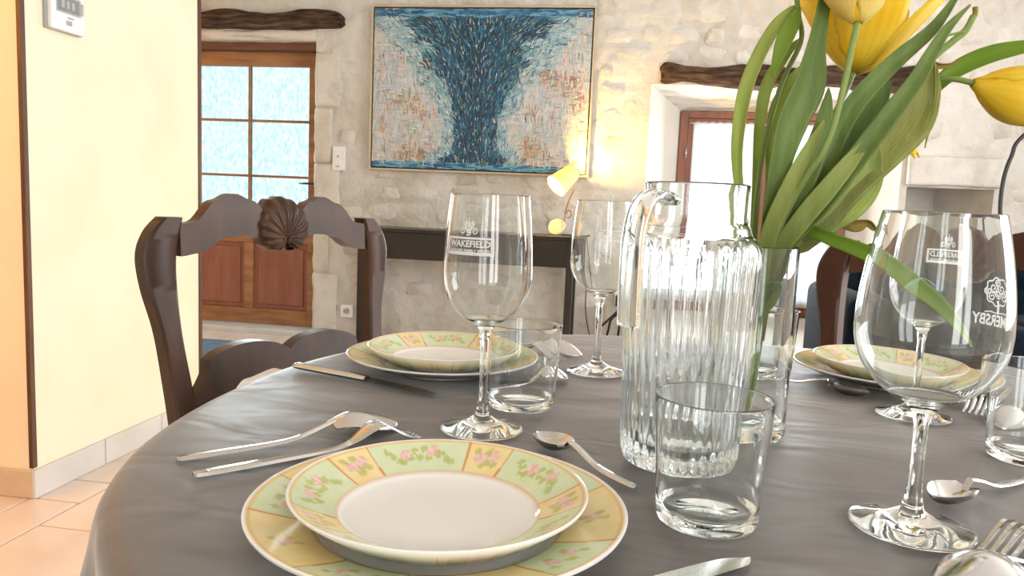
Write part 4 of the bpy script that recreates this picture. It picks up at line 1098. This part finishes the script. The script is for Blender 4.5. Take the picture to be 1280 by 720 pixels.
class Print:
    def __init__(s): s.p = []; s.f = []
    def add(s, pts, fs, dx=0, dy=0): k = len(s.p); s.p += [(x+dx, y+dy) for x, y in pts]; s.f += [tuple(i+k for i in f) for f in fs]; return s
    def line(s, pts, w):
        P = [Vector((*p, 0)) for p in pts]; vv = []
        for i in range(len(P)):
            t_ = (P[min(i+1, len(P)-1)]-P[max(0, i-1)]).normalized(); n_ = Vector((-t_.y, t_.x, 0)); vv += [tuple((P[i]+n_*w/2)[:2]), tuple((P[i]-n_*w/2)[:2])]
        return s.add(vv, [(2*i, 2*i+1, 2*i+3, 2*i+2) for i in range(len(P)-1)])
    def wrap(s, name, outer, ang, z0, parent, flip=False):
        """ang: direction of the print centre around the axis (0 = +x)"""
        vs = []
        for (u, v_) in s.p:
            z = z0+v_; r_ = rad_at(outer, z)+.00035; a = ang+(u)/rad_at(outer, z0)
            vs.append((r_*math.cos(a), r_*math.sin(a), z))
        me = bpy.data.meshes.new(name); me.from_pydata(vs, [], s.f); me.materials.append(M['fontwhite']); me.update(); return link(name, me, parent)
def spiral(cx, cy, r0, turns, ph, sgn=1, n_=22): return [(cx+r0*(1-i/n_*.8)*math.cos(ph+sgn*turns*2*PI*i/n_), cy+r0*(1-i/n_*.8)*math.sin(ph+sgn*turns*2*PI*i/n_)) for i in range(n_+1)]
wk = Print(); bw_, bh_ = .050, .0165
for (x0, x1, y0, y1) in ((-bw_/2, bw_/2, bh_/2-.0020, bh_/2), (-bw_/2, bw_/2, -bh_/2, -bh_/2+.0030), (-bw_/2, -bw_/2+.0028, -bh_/2, bh_/2), (bw_/2-.0028, bw_/2, -bh_/2, bh_/2)):
    k = 10 if x1-x0 > .01 else 1
    wk.add([(x0+(x1-x0)*i/k, y) for i in range(k+1) for y in (y0, y1)], [(2*i, 2*i+2, 2*i+3, 2*i+1) for i in range(k)])
wk.add(*textpoly('WAKEFIELD', .0425, .0062), 0, .0022)
wk.add(*textpoly('TAYLORS FAMILY WINES', .041, .0026), 0, -.0040)
for (a, b_, r_, ph, sg) in ((-.006, .0135, .0035, .5, 1), (.006, .0135, .0035, 2.6, -1), (0, .0175, .0042, 1.2, 1), (-.003, .0205, .0028, 0, -1), (.0035, .0205, .0028, 3, 1), (0, .0128, .003, 4, 1)):
    wk.line(spiral(a, b_, r_, 1.3, ph, sg), .0010)
for sx in (-1, 1): wk.line([(sx*.001, .012), (sx*.004, .019), (sx*.003, .0235)], .0011)
wk.line([(0, .012), (0, .026)], .0010)
so = Print(); so.add(*textpoly('SOMERSBY', .0430, .0085), 0, -.0065)
so.line([(-.012+.002*i, -.0008-.0004*math.cos(i)) for i in range(13)], .0008)
so.line([(0, -.0008), (-.0003, .004), (.0004, .008)], .0022)
for (a, b_, r_, ph, sg) in ((-.006, .0105, .0035, 0, 1), (.006, .0105, .0036, 3, -1), (-.0035, .0165, .0038, 1, -1), (.0045, .017, .0038, 2, 1), (0, .0125, .003, 4, 1), (-.0085, .0145, .0026, 2, 1), (.0088, .0145, .0026, 1, -1), (0, .0205, .0028, 0, 1)):
    so.line(spiral(a, b_, r_, 1.5, ph, sg), .0010)
sc2 = [(.0118*math.cos(a)*(1+.07*math.cos(9*a)), .0142+.0098*math.sin(a)*(1+.07*math.cos(9*a))) for a in [2*PI*i/72 for i in range(73)]]
so.line(sc2, .0011)
def wineglass(me, px, py, label, pr=None, outer=None, phi=0, back=False, z0=.18, name='wine_glass'):
    c_ = onz(px, py); t_ = thing(name, label, 'wine glass', (c_.x, c_.y, TZ+.0006), group='wine glasses')
    link('bowl_and_stem', me, t_)
    if pr:
        va = math.atan2(c_.y, c_.x)          # viewing direction
        # phi positive = towards the viewer's right
        ang = (va+PI+math.radians(phi)) if not back else (va-math.radians(phi))
        pr.wrap('printed_logo', outer, ang, z0, t_)
    return t_
wineglass(wine_me, 602, 537, 'wine glass with a readable white boxed print, between the two large plates', wk, gOut, -27, False, .1815)
wineglass(wine_me, 745, 465, 'wine glass with mirrored white print standing just beside the jug handle', wk, gOut, 23, True, .1815)
wineglass(big_me, 1138, 660, 'largest, widest wine glass, with a white tree print on its side', so, cOut, 55, True, .160)
wineglass(wine_me, 1141, 520, 'wine glass with white print in front of the plate at the sofa chair', wk, gOut, 28, True, .1815)

tOut = [(0, .0008), (.020, .0006), (.0315, 0), (.0342, .0008), (.0356, .0025), (.0362, .005)]+[(.0362+.0055*i/12, .005+.087*i/12) for i in range(1, 13)]
tum_me = MB().lathe(support(bowl_profile(tOut, .0012, .0050)), 64).mesh('tumbler', 'glass', smooth=True)
def tumbler(px, py, label):
    c_ = onz(px, py); o = link('tumbler', tum_me); o.location = (c_.x, c_.y, TZ+.0006); return tag(o, label, 'glass', 'tumblers')
tumbler(651, 508, 'clear straight drinking tumbler right behind the wine glass with the boxed print')
tumbler(882, 651, 'clear drinking tumbler in front of the ribbed jug')
tumbler(1286, 575, 'clear tumbler beside the fork of the place by the sofa chair')
tumbler(953, 470, 'clear tumbler standing behind the flower vase')

# ---- ribbed jug with an open handle
c_ = onz(848, 577); jug = thing('glass_jug', 'tall clear glass jug with vertical ribs and an open handle', 'jug', (c_.x, c_.y, TZ+.0006))
JN = 36
jo = [(0, .003), (.034, .0025), (.044, 0), (.0495, .003), (.0515, .010)]+[(.0515+.0060*i/14, .012+.174*i/14) for i in range(15)]+[(.0572, .191), (.0555, .1955), (.0520, .1990), (.0490, .2015), (.0475, .2050), (.0468, .2085), (.0445, .2115), (.0432, .2145), (.0430, .220), (.0434, .238), (.0440, .2445)]
jp = support(bowl_profile(jo, .0030, .0120))
def ribs(r_, z, a):
    if .006 < z < .190 and r_ > .0512:
        f_ = min(1, (z-.006)/.008, (.190-z)/.006); return r_+f_*.0009*math.cos(JN*a)
    return r_
MB().lathe(jp, JN*8, ribs).build('body', 'jugglass', jug, smooth=True)
va = math.atan2(c_.y, c_.x); ha = va+PI-math.radians(30)
hd = Vector((math.cos(ha), math.sin(ha), 0)); hn = Vector((-hd.y, hd.x, 0))
path = smoothpath([(.0415, .230), (.058, .234), (.074, .231), (.086, .220), (.0915, .198), (.0920, .172), (.0915, .148), (.0905, .130)], 6)
vs = []; fs = []; n_ = 14
for i, (r_, z) in enumerate(path):
    a, b_ = path[max(0, i-1)], path[min(len(path)-1, i+1)]; tg = Vector((b_[0]-a[0], b_[1]-a[1])).normalized(); nn = Vector((tg.y, -tg.x))
    for k in range(n_):
        an = 2*PI*k/n_; q = Vector((math.copysign(abs(math.cos(an))**.6, math.cos(an)), math.copysign(abs(math.sin(an))**.6, math.sin(an))))
        wid = .0100 if i < len(path)-1 else .0092
        p_ = hd*(r_+nn.x*q.y*.0045)+hn*(q.x*wid); vs.append((p_.x, p_.y, z+nn.y*q.y*.0045))
for i in range(len(path)-1):
    for k in range(n_): j = (k+1) % n_; fs.append((i*n_+k, i*n_+j, i*n_+n_+j, i*n_+n_+k))
fs += [tuple(range(n_-1, -1, -1)), tuple(range(len(vs)-n_, len(vs)))]
MB().add(vs, fs).build('handle', 'jugglass', jug, smooth=True, angle=60)

# ---- vase
vc = onz(921, 540); VH = .1900
vo = [(0, .0008), (.030, .0006), (.042, 0), (.0450, .0015), (.0458, .005)]+[(.0458, .005+(VH-.005)*i/14) for i in range(1, 15)]
vs_ = MB().lathe(support(bowl_profile(vo, .0022, .0110)), 64).build('flower_vase', 'glass', smooth=True)
vs_.location = (vc.x, vc.y, TZ+.0006); tag(vs_, 'clear straight cylindrical glass vase holding the tulips behind the ribbed jug', 'vase')

# ================================================================== TULIPS
VT = TZ+VH
def into_vase(W3, rmax=.0395):
    """the first part of a path, up to the rim, stays inside the vase"""
    out = []; free = False
    for p in W3:
        if p.z > VT+.008: free = True
        if not free:
            p = p.copy(); d = Vector((p.x-vc.x, p.y-vc.y, 0))
            if d.length > rmax: d *= rmax/d.length; p.x, p.y = vc.x+d.x, vc.y+d.y
            p.z = max(p.z, TZ+.020)
        out.append(p)
    return out
def leaf(root, pts, mat='leaf', fold=.30, tw=(0, 0), name='leaf', th=.0009, wav=0.0, curl=0.0):
    """pts: (pixel x, pixel y, depth, width in pixels) ; fold: depth of the V relative to the width ; tw: twist in degrees from start to end"""
    P = smoothpath(pts, 7); W3 = into_vase([at(x, y, d) for x, y, d, w in P]); n_ = len(P); vs = []; m_ = 9
    off = root.location
    for i in range(n_):
        tg = (W3[min(i+1, n_-1)]-W3[max(i-1, 0)]).normalized(); view = (W3[i]-EYE).normalized()
        side = tg.cross(view)
        if side.length < .05: side = CR.copy()
        side.normalize(); up = side.cross(tg).normalized()
        if up.dot(view) > 0: up = -up
        a = math.radians(tw[0]+(tw[1]-tw[0])*i/(n_-1)); s2 = side*math.cos(a)+up*math.sin(a); u2 = up*math.cos(a)-side*math.sin(a)
        hw_ = max(.0006, P[i][3]*P[i][2]/FPX/2)
        if W3[i].z < VT: hw_ = min(hw_, .011)
        for j in range(m_):
            t_ = -1+2*j/(m_-1)
            p_ = W3[i]+s2*(hw_*t_)+u2*(hw_*fold*(abs(t_)**1.5-.4)) + u2*(wav*hw_*math.sin(i*.45+t_*2)*abs(t_)) + u2*(.02*hw_*math.cos(t_*13))
            if curl and t_ > .3: p_ += u2*(curl*hw_*(t_-.3)**2)
            vs.append(p_)
    fr = [(i*m_+j, (i+1)*m_+j, (i+1)*m_+j+1, i*m_+j+1) for i in range(n_-1) for j in range(m_-1)]
    me0 = bpy.data.meshes.new('leaf'); me0.from_pydata([tuple(v_-off) for v_ in vs], [], fr); me0.update()
    for p_ in me0.polygons: p_.use_smooth = True
    ac = me0.attributes.new('across', 'FLOAT', 'POINT'); ac.data.foreach_set('value', [-1+2*(q % m_)/(m_-1) for q in range(len(vs))])
    me0.materials.append(M[mat]); o = link(name, me0, root)
    md = o.modifiers.new('thickness', 'SOLIDIFY'); md.thickness = th; md.offset = 0
    return o
def stem3(root, pts, r_=.0032, mat='stem', name='stem', inside=True):
    P = [at(x, y, d) for x, y, d in smoothpath(pts, 6)]
    if inside: P = into_vase(P)
    return MB().tube([p-root.location for p in P], r_, 10).build(name, mat, root, smooth=True)
def flower(root, base, axis, L, openn, n_pet, mat, spin=0, layers=2, inner=None):
    ax_ = Vector(axis).normalized(); e1 = ax_.orthogonal().normalized(); e2 = ax_.cross(e1); rr_ = random.Random(int(L*10000)+n_pet)
    for ly in range(layers):
        for k in range(n_pet):
            ph = spin+2*PI*(k+.5*ly)/n_pet+rr_.uniform(-.12, .12); vs = []; ns, nt = 14, 9; sc = (1-.12*ly)*rr_.uniform(.92, 1.05); op = openn*(1-.35*ly)+rr_.uniform(-.06, .06)
            for i in range(ns+1):
                s_ = i/ns; h = L*sc*(s_-.10*op*s_*s_); r0 = L*sc*(.40*math.sin(min(1, s_*1.35)*PI/2)**(.8-.25*min(1, max(0, openn))) + (-.16+.52*op)*s_**2.2)*(1-.13*ly)
                w_ = L*.36*(math.sin(PI*(s_*.90+.05))**.62)*(1.0-.15*s_)
                for j in range(nt):
                    t_ = -1+2*j/(nt-1); r1 = max(r0, .004)
                    da = t_*w_/max(r1, L*.24)
                    rj = r1*(1-.05*t_*t_) + .010*L/.08*math.sin(3*t_+k)*s_*.18
                    hj = h - L*.05*t_*t_*s_ + .004*math.sin(5*t_+2*k)*s_*s_
                    d = e1*math.cos(ph+da)+e2*math.sin(ph+da)
                    vs.append(Vector(base)+ax_*hj+d*rj-root.location)
            fr = [(i*nt+j, (i+1)*nt+j, (i+1)*nt+j+1, i*nt+j+1) for i in range(ns) for j in range(nt-1)]
            me = bpy.data.meshes.new('petal'); me.from_pydata([tuple(v_) for v_ in vs], [], fr); me.update()
            for p_ in me.polygons: p_.use_smooth = True
            ac = me.attributes.new('across', 'FLOAT', 'POINT'); ac.data.foreach_set('value', [-1+2*(q % nt)/(nt-1) for q in range(len(vs))])
            me.materials.append(M[(inner or mat) if ly else mat]); o = link('petal', me, root); md = o.modifiers.new('thickness', 'SOLIDIFY'); md.thickness = .0010; md.offset = 0
def camdir(dx, dy, dz): return CR*dx - CU*dy + CF*dz     # pixel-like direction: right, down, away
vb = Vector((vc.x, vc.y, TZ+.012))
def tulip(label, dx=0, dy=0): return thing('tulip', label, 'tulip', vb+Vector((dx, dy, 0)), group='tulips in the vase')


# tulip with the pale bloom seen from below, stem passing before the others
T = tulip('tulip with a pale yellow cup-shaped bloom on a bare light green stem', .01, -.01)
stem3(T, [(925, 528, .775), (942, 420, .775), (958, 330, .77), (985, 262, .745), (1010, 218, .725), (1028, 192, .712), (1043, 155, .703), (1057, 98, .697), (1065, 58, .694), (1072, 28, .692)], .0029)
flower(T, at(1072, 29, .692), camdir(.12, -1, .25), .085, .62, 3, 'petalpale', .5, 2, 'petal')
leaf(T, [(945, 430, .78, 12), (956, 340, .775, 20), (966, 262, .755, 24), (975, 205, .742, 27), (990, 152, .732, 38), (1010, 108, .727, 40), (1019, 62, .723, 25), (1026, 25, .721, 18), (1030, 0, .72, 15), (1036, -45, .72, 4)], 'leaf', .38, (10, 25))
leaf(T, [(948, 425, .785, 14), (960, 340, .775, 22), (985, 270, .755, 30), (1008, 215, .742, 30), (1026, 170, .735, 26), (1034, 128, .733, 12), (1036, 110, .733, 2)], 'leaf', .3, (-10, 25), wav=.06)
leaf(T, [(944, 430, .775, 12), (951, 350, .768, 18), (962, 292, .752, 20), (990, 228, .735, 20), (1014, 182, .728, 14), (1030, 150, .726, 3)], 'leafpale', .35, (-20, 10))
# big open bloom behind
T = tulip('tulip with the biggest wide open deep yellow bloom', -.01, .012)
stem3(T, [(922, 520, .80), (940, 410, .795), (965, 310, .79), (1010, 215, .785), (1045, 140, .782), (1066, 92, .78)], .0032)
flower(T, at(1070, 92, .785), camdir(.20, -1, .15), .120, .95, 4, 'petal', .75, 3, 'petalpale')
leaf(T, [(950, 400, .785, 12), (965, 320, .78, 24), (1000, 262, .765, 28), (1030, 205, .750, 30), (1050, 160, .742, 26), (1078, 118, .736, 24), (1122, 74, .730, 20), (1162, 40, .727, 15), (1184, 13, .726, 10), (1212, -30, .726, 2)], 'leaf', .42, (20, -10))
leaf(T, [(950, 410, .785, 12), (966, 330, .777, 22), (1005, 270, .763, 30), (1045, 205, .750, 34), (1078, 158, .744, 30), (1100, 125, .740, 20), (1114, 100, .738, 3)], 'leaf', .25, (-15, 15))
# broad folded leaf
T = tulip('tulip bloom nodding behind the broad folded leaf, only petal tips showing', .015, .01)
stem3(T, [(935, 515, .79), (950, 400, .79), (975, 310, .79), (1040, 222, .80), (1085, 165, .805), (1104, 148, .805)], .0030)
flower(T, at(1104, 146, .80), camdir(.38, 1, .05), .050, .30, 3, 'petal', .3, 2)
leaf(T, [(952, 400, .78, 12), (968, 330, .768, 20), (1000, 285, .752, 24), (1033, 249, .737, 25), (1073, 196, .722, 26), (1109, 148, .714, 24), (1144, 102, .709, 20), (1162, 71, .707, 16), (1184, 36, .706, 11), (1213, 6, .705, 2)], 'leaf', .42, (-25, 5))
leaf(T, [(956, 380, .785, 14), (978, 325, .775, 26), (1020, 280, .762, 38), (1062, 232, .75, 40), (1104, 188, .742, 50), (1136, 152, .738, 56), (1153, 118, .736, 42), (1161, 92, .735, 24), (1164, 75, .735, 8)], 'leafolive', .42, (20, -20), wav=.12, curl=.5)
leaf(T, [(955, 375, .785, 14), (980, 320, .775, 28), (1022, 280, .762, 42), (1056, 252, .752, 50), (1079, 226, .747, 46), (1091, 200, .745, 24), (1096, 184, .745, 4)], 'leafpale', .3, (20, 5), wav=.14)
leaf(T, [(1166, 78, .733, 9), (1167, 110, .732, 8), (1163, 150, .734, 6), (1156, 185, .738, 1)], 'leafpale', .4, (40, 40))
leaf(T, [(1163, 78, .733, 9), (1175, 82, .732, 9), (1190, 80, .732, 6), (1202, 74, .733, 1)], 'leafbrown', .5, (30, 60))
leaf(T, [(946, 420, .78, 12), (962, 335, .768, 20), (1000, 278, .748, 24), (1033, 238, .733, 24), (1066, 198, .724, 18), (1091, 168, .72, 3)], 'leafpale', .38, (-10, 10))
# right hand tulip
T = tulip('tulip with a closed yellow bloom drooping outward beside the black arc lamp', .02, 0)
stem3(T, [(938, 510, .785), (955, 400, .785), (980, 305, .785), (1045, 250, .775), (1110, 170, .765), (1150, 115, .745), (1172, 101, .735), (1194, 99, .722), (1221, 105, .708)], .0028, 'stem')
flower(T, at(1216, 104, .709), camdir(1, .30, -.05), .090, -.12, 3, 'petal', .9, 2)
leaf(T, [(1075, 225, .765, 8), (1120, 172, .757, 14), (1160, 122, .748, 18), (1175, 104, .742, 18), (1202, 84, .735, 22), (1240, 68, .722, 22), (1285, 58, .71, 15), (1325, 52, .70, 2)], 'leafbright', .5, (-25, -15))
# faded stem
T = tulip('faded tulip stem that lost its petals, with long drooping leaves', .018, -.012)
stem3(T, [(932, 505, .78), (950, 400, .78), (978, 310, .78), (1060, 225, .785), (1130, 115, .772), (1167, 72, .765), (1193, 50, .762), (1208, 37, .76), (1217, 20, .758)], [.0030]*24+[.0034]*25)
stem3(T, [(1216, 24, .758), (1219, 17, .758), (1219, 9, .758)], .0026, 'leafbrown', 'pistil')
stem3(T, [(1176, 46, .758), (1190, 43, .757), (1206, 39, .757)], .0012, 'stem', 'stamen')
leaf(T, [(950, 375, .785, 10), (972, 305, .785, 14), (1000, 286, .760, 15), (1050, 303, .730, 17), (1095, 322, .708, 20), (1140, 354, .69, 22), (1176, 382, .677, 17), (1200, 408, .669, 11), (1218, 434, .666, 2)], 'leafbright', .35, (10, 0))
leaf(T, [(955, 360, .79, 12), (978, 300, .79, 16), (1003, 283, .78, 19), (1040, 274, .768, 21), (1066, 279, .76, 18)], 'leafpale', .4, (0, 20), wav=.1)
leaf(T, [(1056, 277, .762, 18), (1070, 281, .758, 16), (1084, 278, .755, 12), (1092, 284, .752, 8), (1098, 291, .75, 1)], 'leafbrown', .6, (20, 50), wav=.2)
# left hand tulip with bent-over leaf
T = tulip('tulip with a bent-over leaf hanging before the window lintel', -.02, 0)
stem3(T, [(915, 520, .785), (928, 400, .785), (940, 300, .785), (952, 200, .775), (975, 110, .765), (1001, 52, .762), (998, 18, .760), (994, -20, .76)], .0025)
flower(T, at(997, -20, .76), camdir(.9, -.7, .2), .062, .4, 3, 'petal', .2, 2)
leaf(T, [(930, 400, .79, 9), (934, 310, .79, 10), (924, 235, .785, 12), (922, 180, .78, 16), (931, 118, .772, 20), (948, 72, .766, 20), (970, 33, .76, 18), (990, 13, .757, 12), (998, 10, .756, 6)], 'leafpale', .3, (-20, -40))
leaf(T, [(997, 9, .755, 8), (990, 28, .752, 20), (980, 52, .750, 20), (971, 76, .750, 12), (965, 96, .752, 2)], 'leafbright', .3, (0, 30))
leaf(T, [(938, 410, .79, 8), (941, 320, .79, 9), (945, 240, .785, 10), (949, 160, .78, 13), (958, 108, .775, 16), (980, 70, .77, 14), (1003, 47, .77, 3)], 'leafpale', .3, (0, 30))
leaf(T, [(943, 410, .785, 9), (952, 330, .785, 10), (962, 262, .782, 11), (964, 200, .778, 13), (969, 140, .774, 15), (989, 103, .772, 15), (1012, 78, .772, 8), (1025, 66, .772, 2)], 'leafpale', .35, (20, -20))
leaf(T, [(936, 425, .78, 6), (944, 392, .772, 14), (957, 364, .765, 18), (972, 358, .762, 16), (965, 380, .758, 14), (946, 398, .757, 6)], 'leafbright', .3, (20, 60))
